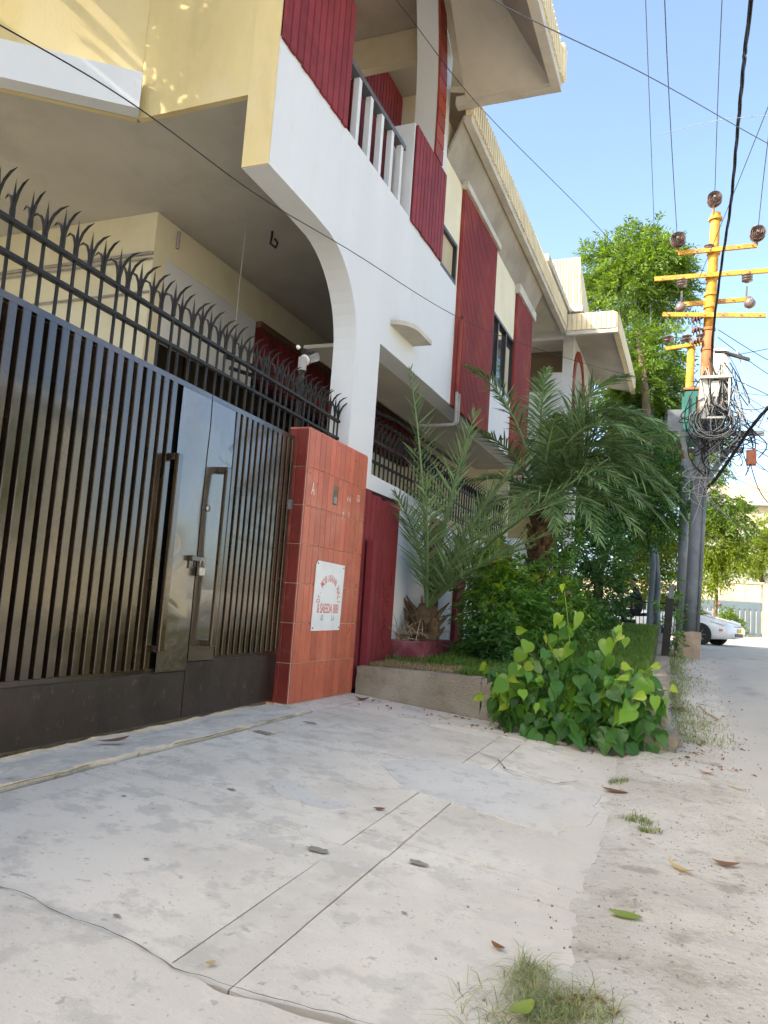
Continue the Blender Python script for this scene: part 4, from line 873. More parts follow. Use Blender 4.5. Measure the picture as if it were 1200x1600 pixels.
# ------------------------------------------------------------------ heart-leaved peepal shrub in the driveway corner
def heart_mesh(name, m, dp=.16, cup=.11, tw=0.):
    out = [(0, 0), (.16, -.07), (.34, -.02), (.44, .16), (.43, .36), (.33, .57), (.19, .76), (.075, .92), (0, 1.14)]
    V, F = [], []
    for i, (x, y) in enumerate(out):
        dr = -dp*max(0, y)**2
        if i in (0, len(out)-1): V.append((0, y if i else .02, dr)); continue
        V += [(x, y, cup*x+dr+.03*math.sin(9*y)+tw*x*y), (0, min(max(y, .04), 1.0), dr), (-x, y, cup*x+dr+.03*math.sin(9*y+1)-tw*x*y)]
    # indices
    first = 0; rows = [(1+3*k, 2+3*k, 3+3*k) for k in range(len(out)-2)]; last = len(V)-1
    F += [(0, rows[0][0], rows[0][1]), (0, rows[0][1], rows[0][2])]
    for a, b in zip(rows[:-1], rows[1:]): F += [(a[0], b[0], b[1], a[1]), (a[1], b[1], b[2], a[2])]
    F += [(rows[-1][0], last, rows[-1][1]), (rows[-1][1], last, rows[-1][2])]
    F = [f for f in F if len({tuple(np.round(V[i], 5)) for i in f}) >= 3]
    me = bpy.data.meshes.new(name); me.from_pydata([(x*1.0, y-.02, z) for x, y, z in V], [], F); me.materials.append(m)
    me.polygons.foreach_set('use_smooth', [True]*len(me.polygons)); return me
hm = [heart_mesh('leaf', L_[k], dp, cu_, tw_) for k, dp, cu_, tw_ in (('peepal', .16, .11, 0.), ('peepal', .34, .30, .25), ('peepal_young', .2, .45, -.2), ('peepal_dark', .22, .2, -.3), ('peepal', .05, -.12, .3), ('peepal_dark', .4, .4, .2))]
peep = thing('peepal_shrub', 'bushy peepal sapling with big heart-shaped bright green leaves at the driveway corner', 'shrub', (-.62, 6.82, -.17))
g = np.random.default_rng(5); PB = np.array([-.62, 6.82, -.17]); nl = 0
stems = []
for k in range(30):
    if k == 0: tip = np.array([-.82, 6.75, 1.06])
    elif k == 1: tip = np.array([-.33, 6.7, .84])
    elif k == 2: tip = np.array([-.08, 6.75, .5])
    elif k == 3: tip = np.array([-1.45, 6.55, .14])
    elif k == 4: tip = np.array([-.98, 6.72, .72])
    else:
        a = g.random()*2*math.pi; r = .08+.60*math.sqrt(g.random()); tip = np.array([-.76+r*math.cos(a)*1.2, 6.58+r*math.sin(a)*.5, -.06+.82*g.random()**.7*(1.15-r*.75)])
    root = PB+np.array([g.normal()*.07, g.normal()*.05, 0]); mid = root*.45+tip*.55+np.array([0, 0, .16])
    ts = np.linspace(0, 1, 9); pts = [(1-t)**2*root+2*t*(1-t)*mid+t*t*tip-PB for t in ts]
    stems.append(pts); MB().tube(pts, list(np.linspace(.010, .004, 9)), 5).build('stem', L_['peepal_young'] if k < 5 else M['bark'], peep, True)
    m = 10
    for j in range(m):
        t = .30+.70*(j+.5)/m; i = min(7, int(t*8)); f = t*8-i; p = pts[i]*(1-f)+pts[i+1]*f
        p = p+g.normal(size=3)*.05
        hgt = p[2]; face = unit(np.array([.15+g.normal()*.55, -.75+g.normal()*.45, .45+g.normal()*.3]))   # normal of blade, mostly to the light over the street
        dwn = np.array([g.normal()*.45, -.3+g.normal()*.35, -.85 if t < .9 else -.2]); y_ = unit(dwn-face*np.dot(dwn, face)); x_ = np.cross(y_, face)
        Mx = Matrix((tuple(x_)+(0,), tuple(y_)+(0,), tuple(face)+(0,), (0, 0, 0, 1))).transposed(); Mx.translation = Vector(p)
        v = 2 if (t > .93 or g.random() < .05) else ((3 if g.random() < .6 else 5) if hgt < .28 and g.random() < .6 else (0, 1, 4)[int(g.random()*3)])
        sz = (.07+.095*g.random()**1.1)*(1.0 if t < .9 else .6)
        o = obj('leaf', hm[v], peep); o.matrix_local = Mx @ Matrix.Diagonal((sz*(.85+.3*g.random()), sz*(.9+.25*g.random()), sz, 1)); nl += 1
        if nl >= 300: break
    if nl >= 300: break

# remaining inner leaves, too many to pick apart
Vs, Fs, off_ = [], [], 0
hv = np.array([v.co[:] for v in hm[0].vertices]); hf = [tuple(p.vertices) for p in hm[0].polygons]
mbx = MB()
for k in range(330):
    a = g.random()*6.28; r = .56*math.sqrt(g.random()); p = np.array([-.70+r*1.25*math.cos(a), 6.68+r*.5*math.sin(a), -.1+.72*g.random()*(1.1-r*.8)])-PB
    face = unit(np.array([g.normal()*.6, -.7+g.normal()*.5, .4+g.normal()*.4])); dwn = np.array([g.normal()*.5, -.2, -.8]); y_ = unit(dwn-face*np.dot(dwn, face)); x_ = np.cross(y_, face)
    mbx.add(p+(hv*(.09+.06*g.random()))@np.array([x_, y_, face]), hf)
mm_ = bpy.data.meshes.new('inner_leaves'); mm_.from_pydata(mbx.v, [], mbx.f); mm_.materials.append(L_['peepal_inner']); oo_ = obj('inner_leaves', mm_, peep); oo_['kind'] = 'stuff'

# ------------------------------------------------------------------ shrubs, creeper, hedge and trees
tree('garden_shrub', 'dense glossy leafy shrub between the two date palms', 'shrub', (-1.9, 9.1, .3),
     [(-2.13, 9.0, 1.3, .24), (-1.93, 9.3, 1.4, .26), (-1.77, 9.4, 1.03, .26), (-1.99, 9.0, .85, .34), (-1.63, 9.5, .88, .28), (-1.95, 8.95, .62, .22), (-1.72, 8.9, .57, .24), (-1.46, 9.5, .7, .24), (-1.95, 9.2, 1.15, .28)],
     L_['shrub'], 330, 7, .12, .085, .036, [([(-1.9, 9.1, .25), (-1.93, 9.15, .7), (-1.95, 9.2, 1.0)], .022, .012)], droop=.45, seed=3,
     extra=([(-1.98, 9.1, 1.42, .24), (-1.75, 9.3, 1.22, .2), (-1.85, 8.95, 1.0, .22)], L_['shrub_young'], 150))
tree('garden_shrub', 'low dark broad-leaved plant beside the maroon planter box', 'shrub', (-1.95, 8.8, .3),
     [(-2.05, 9.0, .52, .2), (-1.9, 8.7, .45, .18), (-1.7, 8.6, .5, .2)], L_['dark'], 240, 7, .12, .10, .045, [([(-1.95, 8.8, .28), (-1.95, 8.8, .45)], .015, .01)], droop=.5, seed=13)
tree('garden_shrub', 'upright green shrub hiding the lower trunk of the larger palm', 'shrub', (-1.5, 10.0, .35),
     [(-1.5, 10.0, .7, .26), (-1.35, 10.0, 1.1, .24), (-1.6, 9.9, 1.3, .22), (-1.2, 10.1, .75, .26), (-1.3, 10.0, 1.55, .16)], L_['shrub'], 230, 7, .12, .08, .034,
     [([(-1.5, 10.0, .3), (-1.45, 10.0, .8), (-1.42, 10.0, 1.1)], .015, .008)], droop=.4, seed=23, extra=([(-1.45, 9.95, 1.2, .25), (-1.25, 9.95, .9, .22)], L_['shrub_young'], 90))
tree('creeper', 'leafy creeper climbing beside the trunk of the larger palm', 'plant', (-1.55, 12, .4),
     [(-1.51, 12, 2.0, .3), (-1.59, 12, 1.51, .32), (-1.43, 12, 1.12, .3), (-1.7, 12, 1.7, .26), (-1.45, 12, .75, .3), (-1.2, 12.3, .9, .28)], L_['shrub'], 240, 7, .12, .07, .04, [([(-1.55, 12, .38), (-1.5, 12, 1.0), (-1.55, 12, 1.6)], .018, .01)], droop=.4, seed=4)
tree('hedge_tree', 'dark dense shrub tree on the lawn behind the palms', 'tree', (-1.25, 15, .5),
     [(-1.47, 15, 2.18, .55), (-1.09, 15.5, 1.99, .5), (-1.26, 15, 1.34, .58), (-1.1, 15.6, 1.3, .34), (-1.5, 14.6, .96, .46), (-1.67, 15, 2.79, .5), (-1.25, 15.2, .85, .36)],
     L_['dark'], 210, 9, .2, .085, .035, [([(-1.25, 15, .4), (-1.2, 15, 1.2), (-1.3, 15.1, 1.8)], .05, .03)], droop=.5, seed=5)
tree('shade_tree', 'dark spreading tree over the lawn behind the drooping palm', 'tree', (-.75, 18, .6),
     [(-.82, 18, 3.72, .8), (-1.43, 17, 3.34, .85), (-.2, 18, 3.51, .68), (-.62, 18.5, 3.13, .6), (-1.32, 18, 4.23, .65), (-.02, 18.5, 4.18, .5), (-2.2, 17.5, 3.6, .8), (-.6, 17.6, 4.6, .6)],
     L_['dark'], 190, 9, .26, .10, .04, [([(-1.45, 18, .5), (-1.4, 18, 1.8), (-1.1, 18, 3.0)], .07, .05)], droop=.5, seed=6,
     extra=([(-.5, 17.8, 3.3, .7), (-1.2, 17.5, 3.4, .8), (-.2, 18, 3.9, .5)], L_['bright'], 40))
tree('rain_tree', 'tall bright green tree with painted blue-grey twin trunks behind the house', 'tree', (-.36, 20.2, .5),
     [(-1.96, 24, 11.84, .85), (-1.04, 24.5, 12.5, .85), (-.15, 24, 11.67, .68), (-1.24, 23.5, 10.8, 1.0), (-.23, 24.3, 10.9, .8), (-2.4, 24, 11.2, .6), (.2, 24, 11.34, .35), (-.7, 23.6, 11.6, .9),
      (-1.17, 23, 8.93, .6), (-.53, 23, 8.6, .85), (-.85, 22.6, 7.53, 1.0), (.02, 23.5, 7.56, .65), (-.66, 23, 6.58, 1.0), (-1.15, 23, 8.0, .6), (.0, 23, 6.2, .7), (-1.3, 22.8, 6.9, .7), (-.6, 22.5, 5.5, .8), (.1, 22.6, 5.2, .5)],
     L_['bright'], 112, 11, .42, .17, .05, [([(-.36, 20.2, .4), (-.33, 20.3, 2.2), (-.42, 20.6, 3.2)], .085, .08), ([(-.17, 20.2, .4), (-.22, 20.3, 2.2), (-.4, 20.9, 4.0)], .07, .06)], 'trunkblue', droop=.45, seed=7, shell=.35)
rt_ = [o for o in COL.objects if o.name == 'rain_tree'][0]
MB().tube([(-.06, .4, 2.7), (-.14, .8, 4.5), (-.3, 1.5, 6.5), (-.6, 2.6, 8.8)], [.085, .10, .11, .08], 9).build('trunk', M['bark'], rt_, True)
tree('young_tree', 'yellow-green sunlit tree behind the railing beside the pole', 'tree', (-.3, 24.5, .4),
     [(-1.0, 24, 2.56, .48), (-.64, 23.5, 2.13, .45), (.03, 24, 2.79, .5), (.21, 23.6, 1.9, .45), (.1, 24, 3.34, .45), (-.6, 24.5, 3.04, .45), (-.3, 24, 3.5, .5), (-1.2, 24.5, 3.3, .5)],
     L_['lime'], 130, 9, .34, .16, .045, [([(-.3, 24.5, .3), (-.3, 24.4, 1.6), (-.25, 24.3, 2.6)], .06, .04)], droop=.75, seed=8)
tree('roadside_tree', 'round tree with drooping leaves to the right of the utility pole', 'tree', (1.75, 31, .4),
     [(1.48, 31, 4.0, .7), (2.04, 31, 3.43, .7), (1.39, 31, 2.8, .6), (2.57, 31, 3.6, .45), (1.5, 30.8, 3.4, .5)],
     L_['lime'], 110, 9, .36, .18, .05, [([(1.75, 31, .3), (1.7, 31, 2.0), (1.75, 31, 3.2)], .08, .05)], droop=.8, seed=9,
     extra=([(1.8, 31, 5.09, .72), (2.35, 31, 4.87, .6), (1.23, 31, 5.9, .55), (1.55, 31, 6.8, .5), (1.43, 31, 7.8, .55), (1.2, 31.4, 4.9, .6)], L_['bright'], 110))
tree('gnarled_tree', 'pale small-leaved tree with a gnarled trunk behind the far cream wall', 'tree', (5.0, 43.2, .6),
     [(4.35, 43.2, 4.6, .95), (4.75, 43.2, 5.7, .85), (5.4, 43.2, 4.5, 1.1), (4.05, 43.2, 4.0, .5), (5.2, 43.2, 5.2, 1.0), (6.3, 43.2, 5.2, 1.1)],
     L_['lime'], 80, 9, .3, .14, .055, [([(5.0, 43.2, .4), (4.9, 43.2, 2.2), (4.5, 43.2, 3.4), (4.3, 43.2, 4.4)], .16, .08), ([(4.9, 43.2, 2.2), (5.2, 43.2, 3.4), (5.3, 43.2, 4.4)], .13, .06)], droop=.5, seed=10)
tree('verge_bush', 'wispy green bush growing behind the concrete foot of the pole', 'shrub', (.16, 14.6, .2),
     [(.16, 14.7, .8, .2), (.1, 14.8, 1.2, .22), (.2, 14.9, .5, .18), (.12, 14.8, 1.55, .16)], L_['shrub'], 150, 7, .14, .07, .03, [([(.16, 14.7, .1), (.14, 14.8, .9)], .012, .006)], droop=.5, seed=14)
tree('road_bush', 'small round green bush at the foot of the blue-grey gate', 'shrub', (2.9, 40.5, .5),
     [(2.9, 40.5, 1.0, .5), (2.8, 40.4, 1.5, .32), (3.1, 40.5, .8, .45)], L_['bright'], 110, 7, .2, .14, .06, [([(2.9, 40.5, .4), (2.9, 40.5, 1.0)], .04, .02)], seed=15)
# slender compound tree (left of the frame) that dapples the yellow wall
tree('compound_tree', 'slender leafy tree inside the compound left of the gate', 'tree', (-5.6, 2.2, 0),
     [(-5.0, 3.0, 7.5, .75), (-4.8, 2.8, 8.5, .8), (-5.4, 2.6, 8.2, .7), (-5.9, 2.2, 8.9, .45), (-4.7, 3.2, 6.9, .45), (-5.2, 2.5, 9.4, .7)],
     L_['shrub'], 50, 9, .5, .22, .10, [([(-5.6, 2.2, -.1), (-5.6, 2.3, 3.0), (-5.4, 2.5, 6.8)], .10, .07)], droop=.45, seed=16, shell=.2)

# ------------------------------------------------------------------ grass
def grass(name, P, hgt, wd, lean, m, g, label, cat):
    n = len(P); a = g.random(n)*2*math.pi; h = hgt*(.5+g.random(n)); d = np.stack([np.cos(a), np.sin(a), 0*a], -1); s = np.stack([-np.sin(a), np.cos(a), 0*a], -1)
    w_ = wd*(.7+.6*g.random(n)); ln = lean*(.3+g.random(n)); up = np.array([0, 0, 1.])
    m1 = P+d*(h*ln*.35)[:, None]+up*(h*.6)[:, None]; e = P+d*(h*ln)[:, None]+up*(h*(1-.25*ln))[:, None]
    V = np.stack([P-s*w_[:, None]/2, P+s*w_[:, None]/2, m1+s*w_[:, None]*.4, m1-s*w_[:, None]*.4, e], 1).reshape(-1, 3); q = np.arange(n)[:, None]*5
    F = np.concatenate([q+np.array([[0, 1, 2]]), q+np.array([[0, 2, 3]]), q+np.array([[3, 2, 4]])])
    return tag(obj(name, rawmesh(name, V, F, m)), label, cat, kind='stuff')
g = np.random.default_rng(9)
n = 52000; yy = 7.12+(18.5-7.12)*g.random(n)**1.5; xx = -2.9+2.74*g.random(n)
keep = ~((xx < -2.42) & (yy > 7.95) & (yy < 9.15)) & ~((xx < -1.9+.5*fbm(xx, yy, 3, 2, 4)) & (yy < 7.75))
P = np.stack([xx, yy, lz(yy)+.02*fbm(xx, yy, 1.1, 3, 2)-.022], -1)[keep]
grass('lawn_grass', P, .075, .008, .9, L_['grass'], g, 'short green lawn grass growing behind the low cement wall', 'grass')
n = 2600; xx = -2.75+.85*g.random(n); yy = 7.12+.8*g.random(n)
P = np.stack([xx, yy, lz(yy)-.02], -1)
grass('dry_straw', P, .035, .006, 2.2, L_['straw'], g, 'dry straw and clippings at the foot of the maroon panel', 'straw')
def tuft(cx, cy, r, n, sq=1.): 
    a = g.random(n)*6.28; q = r*np.sqrt(g.random(n)); x = cx+q*np.cos(a); y = cy+q*np.sin(a)*sq; return np.stack([x, y, 0*x], -1)
P = np.concatenate([tuft(-.35, 2.44, .06, 160, 1.4), tuft(-.28, 2.28, .09, 300), tuft(-.23, 2.06, .12, 380), tuft(-.19, 2.30, .09, 160), tuft(-.30, 1.78, .16, 350), tuft(-.28, 2.2, .24, 260), tuft(-.22, 1.95, .25, 260)])
P[:, 2] = np.maximum(dz(P[:, 0]), vz(P[:, 0], P[:, 1]))-.005
P2 = P[::4]+np.array([.004, .003, 0]); grass('verge_straw', P2, .03, .0024, 3.2, L_['straw'], g, 'yellowed straw blades lying in the near grass tuft', 'straw')
grass('verge_grass', P, .048, .0026, 2.4, L_['drygrass'], g, 'thin half-dry grass tuft at the near edge of the driveway', 'grass')
P = np.concatenate([tuft(-.27, 5.45, .07, 160), tuft(-.12, 4.5, .08, 160), tuft(-.05, 4.3, .06, 120), tuft(-.58, 6.0, .05, 60)]); P[:, 2] = vz(P[:, 0], P[:, 1])-.003
grass('verge_weeds', P, .03, .004, 1.4, L_['drygrass'], g, 'tiny weeds sprouting from the dusty verge beside the driveway', 'weeds')
n = 5200; yy = 7.3+11*g.random(n)**1.2; xx = .08+.32*np.abs(g.normal(size=n))*(.5+.5*fbm(yy, yy*0, .8, 2, 8)); P = np.stack([xx, yy, vz(xx, yy)-.004], -1)
grass('roadside_grass', P, .05, .006, 1.3, L_['drygrass'], g, 'patchy dry grass along the verge towards the utility pole', 'grass')
# gravel and litter crumbs on the verge
n = 9000; yy = 1.5+14*g.random(n)**1.7; xx = -.35+1.2*g.random(n)+.15*g.normal(size=n)
keepg = fbm(xx, yy, 2.2, 3, 77) > -.25+.5*g.random(n); xx, yy = xx[keepg], yy[keepg]; n = len(xx)
s = .0018+.0065*g.random(n)**5; V = []; 
off = np.array([(1, 0, -.3), (-.5, .87, -.3), (-.5, -.87, -.3), (0, 0, .9)]); rot = g.random(n)*6.28
c_, s_ = np.cos(rot), np.sin(rot)
ox = off[None, :, 0]*c_[:, None]-off[None, :, 1]*s_[:, None]; oy = off[None, :, 0]*s_[:, None]+off[None, :, 1]*c_[:, None]
V = np.stack([xx[:, None]+ox*s[:, None], yy[:, None]+oy*s[:, None]*.7, (np.where(xx < -.12, np.maximum(vz(xx, yy), dz(xx)), np.maximum(vz(xx, yy), base(yy)))+.001)[:, None]+off[None, :, 2]*s[:, None]], -1).reshape(-1, 3); q = np.arange(n)[:, None]*4
F = np.concatenate([q+np.array([f]) for f in ([0, 1, 3], [1, 2, 3], [2, 0, 3])])
tag(obj('gravel', rawmesh('gravel', V, F, mat('gravel_stones', (.36, .30, .23), .9, (.22, .17, .12), 60, .9, island=.5))), 'scattered gravel and crumbs on the dusty verge', 'gravel', kind='stuff')
# fallen leaves
def dleaf(label, x, y, L, w_, m, rz, curl, z=None):
    n = 9; V, F = [], []
    for i in range(n):
        t = i/(n-1.); wd = w_*math.sin(math.pi*min(1, t*.96+.02))**.8*.5; zc = curl*L*(4*(t-.5)**2)*.5
        V += [(L*(t-.5), -wd, zc+curl*wd*.8), (L*(t-.5), 0, zc), (L*(t-.5), wd, zc+curl*wd*1.1)]
    for i in range(n-1):
        a = 3*i; F += [(a, a+3, a+4, a+1), (a+1, a+4, a+5, a+2)]
    me = bpy.data.meshes.new('fallen_leaf'); me.from_pydata(V, [], F); me.materials.append(L_[m]); me.polygons.foreach_set('use_smooth', [True]*len(me.polygons))
    zz = z if z is not None else (max(dz(x), float(vz(x, y)))+.008)
    o = obj('fallen_leaf', me, None, (x, y, zz), rz=rz); return tag(o, label, 'leaf', 'fallen leaves')
dleaf('large brown fallen leaf beside small weeds at the driveway edge', -.27, 5.16, .17, .07, 'deadleaf', -.35, .12)
dleaf('long curled pale yellow leaf lying on the dusty road edge', .09, 3.75, .15, .035, 'paleleaf', -.7, .35)
dleaf('dark brown curled leaf to the right of the pale curled one', .28, 3.95, .12, .05, 'deadleaf', .1, .3)
dleaf('wide yellow-green fallen leaf on the dirt beside the grass tuft', -.11, 3.05, .115, .065, 'limeleaf', -.1, .1)
dleaf('small brown leaf on the concrete beside the joint crossing', -1.27, 3.62, .06, .035, 'deadleaf', .4, .2)
dleaf('tiny bright yellow leaf on the near concrete slab', -1.13, 1.93, .03, .02, 'paleleaf', 1, .2)
dleaf('brown dry leaf on the gate threshold under the kick panel', -2.82, 3.57, .22, .06, 'deadleaf', 1.35, .15, .012)
dleaf('dark green leaf caught in the near grass tuft', -.33, 2.16, .10, .05, 'limeleaf', 1.1, .3, -.17)
dleaf('orange brown leaf at the far side of the near grass tuft', -.24, 2.33, .07, .035, 'deadleaf', .2, .4)
dleaf('crumpled orange leaf at the bottom of the near grass tuft', -.20, 2.10, .09, .05, 'deadleaf', .9, .5)
dleaf('pale torn leaf left of the near grass tuft', -.47, 2.55, .06, .025, 'deadleaf', -.6, .3)
dleaf('rust coloured leaf on the verge at the base of the low wall', .14, 9.0, .14, .06, 'deadleaf', .4, .5)
dleaf('brown leaf in the middle of the dusty verge', .30, 6.1, .12, .035, 'deadleaf', -.3, .3)
dleaf('pale dry leaf near the road edge', .47, 5.7, .12, .03, 'paleleaf', -.5, .2)
dleaf('crumpled brown leaf at the foot of the tiled pillar', -2.55, 6.6, .13, .06, 'deadleaf', .3, .5)
dleaf('dry grey leaf lying below the low garden wall', -1.75, 6.55, .12, .035, 'paleleaf', .1, .3)
st = MB().tube([(.52, 8.6, float(base(8.6))+.02), (.42, 9.0, float(base(9))+.02), (.38, 9.3, float(base(9.3))+.022)], .008, 5).build('dry_twig', M['drystalk'])
tag(st, 'thin dry twig lying where the verge meets the road', 'twig')

# small brown leaf crumbs blown along the wall foot and the verge
n = 420; g = np.random.default_rng(123)
yy = np.concatenate([6.2+9*g.random(300)**1.4, 6.3+.6*g.random(90), 1.9+.5*g.random(30)]); xx = np.concatenate([.05+.5*np.abs(g.normal(size=300))*.7, -2.5+2.0*g.random(90), -.35+.25*g.random(30)])
zz_ = np.where(xx < -.12, np.maximum(vz(xx, yy), dz(xx)), np.maximum(vz(xx, yy), base(yy)))+.006
D_ = unit(np.stack([g.normal(size=n), g.normal(size=n), .15*g.normal(size=n)], -1)); N_ = unit(np.stack([.4*g.normal(size=n), .4*g.normal(size=n), np.ones(n)], -1))
V, F = leaves_at(np.stack([xx, yy, zz_], -1), D_, N_, .018+.05*g.random(n)**2, .008+.018*g.random(n)**2, .5)
tag(obj('leaf_litter', rawmesh('leaf_litter', V, F, L_['deadleaf'])), 'small brown leaf crumbs blown along the wall foot and verge', 'litter', kind='stuff')
# ------------------------------------------------------------------ utility pole with transformer
def px(z): return .415+.0374*(z-.3)           # the pole leans slightly
pole = thing('utility_pole', 'tall leaning steel pole, blue-grey below and yellow above, with crossarms and cabinets', 'pole', (.415, 15.5, .2))
PBs = np.array([.415, 15.5, .2])
def q3(x, y, z): return (x-PBs[0], y-PBs[1], z-PBs[2])
rough('concrete_foot', .415-.20-PBs[0], .415+.19-PBs[0], -.2, .2, lambda y: .52, lambda y: -.2, mat('foot_concrete', (.44, .34, .25), .9, (.35, .26, .19), 5, .9, .4, 30), pole, .018, 12, .08)
for z0, z1, m, r0, r1 in ((.7, 4.75, 'polegrey', .135, .125), (4.75, 6.55, 'polerust', .118, .108), (6.55, 8.9, 'poleyellow', .104, .088)):
    MB().tube([q3(px(z), 15.5, z) for z in np.linspace(z0, z1, 6)], list(np.linspace(r0, r1, 6)), 16).build('pole_section', M[m], pole, True)
MB().tube([q3(px(.75)+.12, 15.42, .75), q3(px(4.5)+.10, 15.40, 4.5)], .035, 8).build('conduit', M['polegrey'], pole, True)
for z, m in ((3.55, 'polegrey'), (6.1, 'polerust'), (6.5, 'polerust'), (6.95, 'poleyellow'), (7.2, 'poleyellow'), (7.55, 'poleyellow'), (8.05, 'poleyellow'), (8.75, 'poleyellow')):
    MB().lathe([(.118, 0), (.126, .005), (.126, .055), (.118, .06)], 16, q3(px(z), 15.5, z)).build('clamp', M[m], pole)
for xa, za, xb, zb, yo in ((.06, 8.08, 1.46, 8.10, -.14), (-.37, 7.58, 1.85, 7.58, -.14), (.14, 7.14, 1.38, 7.16, .16), (-.2, 6.84, 1.63, 6.70, -.14)):
    MB().bar(q3(xa, 15.5+yo, za), q3(xb, 15.5+yo, zb), .05, .085).build('crossarm', M['poleyellow'], pole)
    for f in np.linspace(.06, .94, 6): MB().lathe([(.012, 0), (.012, .03)], 6, q3(xa+(xb-xa)*f, 15.5+yo-.055, za+(zb-za)*f), 1).build('bolt', M['steel'], pole)
disc = [(.02, -.03), (.05, -.028), (.055, .0), (.115, .01), (.118, .022), (.095, .028), (.09, .02), (.07, .026), (.065, .018), (.03, .03), (.02, .07)]
disc_y = [(.0, -.075), (.022, -.07), (.03, -.02), (.048, .0), (.06, -.04), (.072, .0), (.086, -.04), (.098, .0), (.114, -.035), (.122, -.015), (.112, .025), (.05, .035), (.04, .07), (0.0, .07)]
def insul(x, y, z, axis, n, s, m, pitch=.075):
    for k in range(n):
        d = [0, 0, 0]; d[axis] = k*.11*s if axis == 1 else -k*pitch*s
        MB().lathe([(r*s, h*s) for r, h in (disc_y if axis == 1 else disc)], 18, q3(x+d[0], y+d[1], z+d[2]), axis).build('insulator', M[m], pole, axis != 1)
insul(.05, 15.2, 8.30, 1, 2, 1.15, 'porcelain2'); insul(1.46, 15.2, 8.28, 1, 2, 1.15, 'porcelain2'); insul(.70, 15.3, 9.12, 1, 2, 1.15, 'porcelain2')
insul(.06, 15.4, 8.48, 2, 2, .9, 'porcelain2'); insul(1.47, 15.4, 8.46, 2, 2, .9, 'porcelain2')
MB().tube([q3(.68, 15.45, 8.7), q3(.69, 15.4, 9.05)], .025, 6).build('insulator_pin', M['polerust'], pole)
for x in (.05, 1.46): MB().tube([q3(x, 15.36, 8.1), q3(x, 15.36, 8.35)], .022, 6).build('insulator_pin', M['polerust'], pole)
for x in (.14, 1.30): insul(x, 15.36, 7.50, 2, 3, .85, 'porcelain2', .06); MB().tube([q3(x, 15.36, 7.3), q3(x, 15.45, 7.12)], .018, 6).build('insulator_pin', M['steel'], pole)
for x in (.13, 1.36): MB().lathe([(.02, -.11), (.09, -.07), (.11, 0), (.08, .06), (.03, .12)], 12, q3(x, 15.5, 7.02)).build('insulator', M['porcelain2'], pole, True)
for z in (6.72, 6.50, 6.26):
    for k in range(3): MB().lathe([(r*.85, h*.85) for r, h in disc], 14, q3(.36+k*.055, 15.42, z+.01*k), 0).build('insulator', M['porcelain'], pole, True)
    MB().tube([q3(.52, 15.42, z+.03), q3(px(z)-.05, 15.45, z+.04)], .015, 6).build('insulator_pin', M['steel'], pole)
insul(.62, 15.40, 8.18, 2, 2, .8, 'porcelain2', .06)
# cabinets
cb = MB().box(q3(.73, 15.28, 5.50), q3(.99, 15.50, 6.08), .012).build('meter_cabinet', M['boxwhite'], pole)
MB().box(q3(.75, 15.272, 5.98), q3(.97, 15.279, 6.02)).build('vent', M['iron'], cb)
cb = MB().box(q3(.50, 15.22, 4.72), q3(.68, 15.30, 5.46), .008).build('switch_cabinet', M['boxwhite'], pole)
MB().box(q3(.50, 15.31, 4.70), q3(1.02, 15.36, 5.46)).build('cabinet_back', M['polegrey'], cb)
MB().box(q3(.50, 15.12, 5.461), q3(1.05, 15.40, 5.50)).build('cabinet_roof', M['boxwhite'], cb)
MB().box(q3(.50, 15.12, 4.68), q3(1.05, 15.40, 4.715)).build('cabinet_floor', M['boxwhite'], cb)
MB().box(q3(.99, 15.14, 4.72), q3(1.02, 15.31, 5.455)).build('cabinet_side', M['boxwhite'], cb)
MB().box(q3(.70, 15.20, 5.12), q3(.83, 15.30, 5.42)).build('fuse_carrier', M['boxwhite'], cb)
for x, z in ((.72, 4.80), (.86, 4.92), (.74, 4.98)): MB().box(q3(x, 15.22, z), q3(x+.07, 15.30, z+.12), .006).build('fuse_carrier', M['porcelain2'], cb)
tf = MB().box(q3(.24, 15.75, 4.48), q3(.98, 16.75, 5.42), .03).build('transformer_tank', M['transgreen'], pole)
for k in range(7): MB().box(q3(.20, 15.8+k*.13, 4.6), q3(.2399, 15.86+k*.13, 5.3)).build('cooling_fin', M['transgreen'], tf)
for k in range(5): MB().box(q3(.27+k*.13, 15.69, 4.6), q3(.32+k*.13, 15.749, 5.3)).build('cooling_fin', M['transgreen'], tf)
MB().box(q3(.22, 15.73, 5.421), q3(1.0, 16.77, 5.46)).build('lid', M['polerust'], tf)
MB().bar(q3(.12, 15.36, 4.44), q3(1.62, 15.36, 4.44), .06, .09).build('platform_beam', M['polegrey'], pole)
MB().bar(q3(.16, 16.9, 4.44), q3(1.4, 16.9, 4.44), .06, .09).build('platform_beam', M['polegrey'], pole)
MB().bar(q3(.16, 15.36, 4.50), q3(.16, 16.9, 4.50), .06, .06).build('platform_beam', M['polegrey'], pole)
MB().bar(q3(.20, 15.37, 4.40), q3(.44, 15.42, 3.55), .05, .09).build('brace', M['polegrey'], pole)
MB().bar(q3(1.20, 15.34, 4.40), q3(.62, 15.42, 3.50), .05, .10).build('brace', M['polegrey'], pole)
MB().bar(q3(-.06, 15.4, 4.72), q3(.22, 15.4, 4.72), .02, .42).build('notice_plate', M['polegrey'], pole)
MB().bar(q3(.95, 15.3, 5.98), q3(1.34, 15.2, 5.80), .10, .05).build('lamp_arm', M['iron'], pole)
MB().box(q3(1.30, 15.0, 3.78), q3(1.46, 15.12, 4.06), .01).build('junction_box', M['brick'], pole)
g = np.random.default_rng(77)
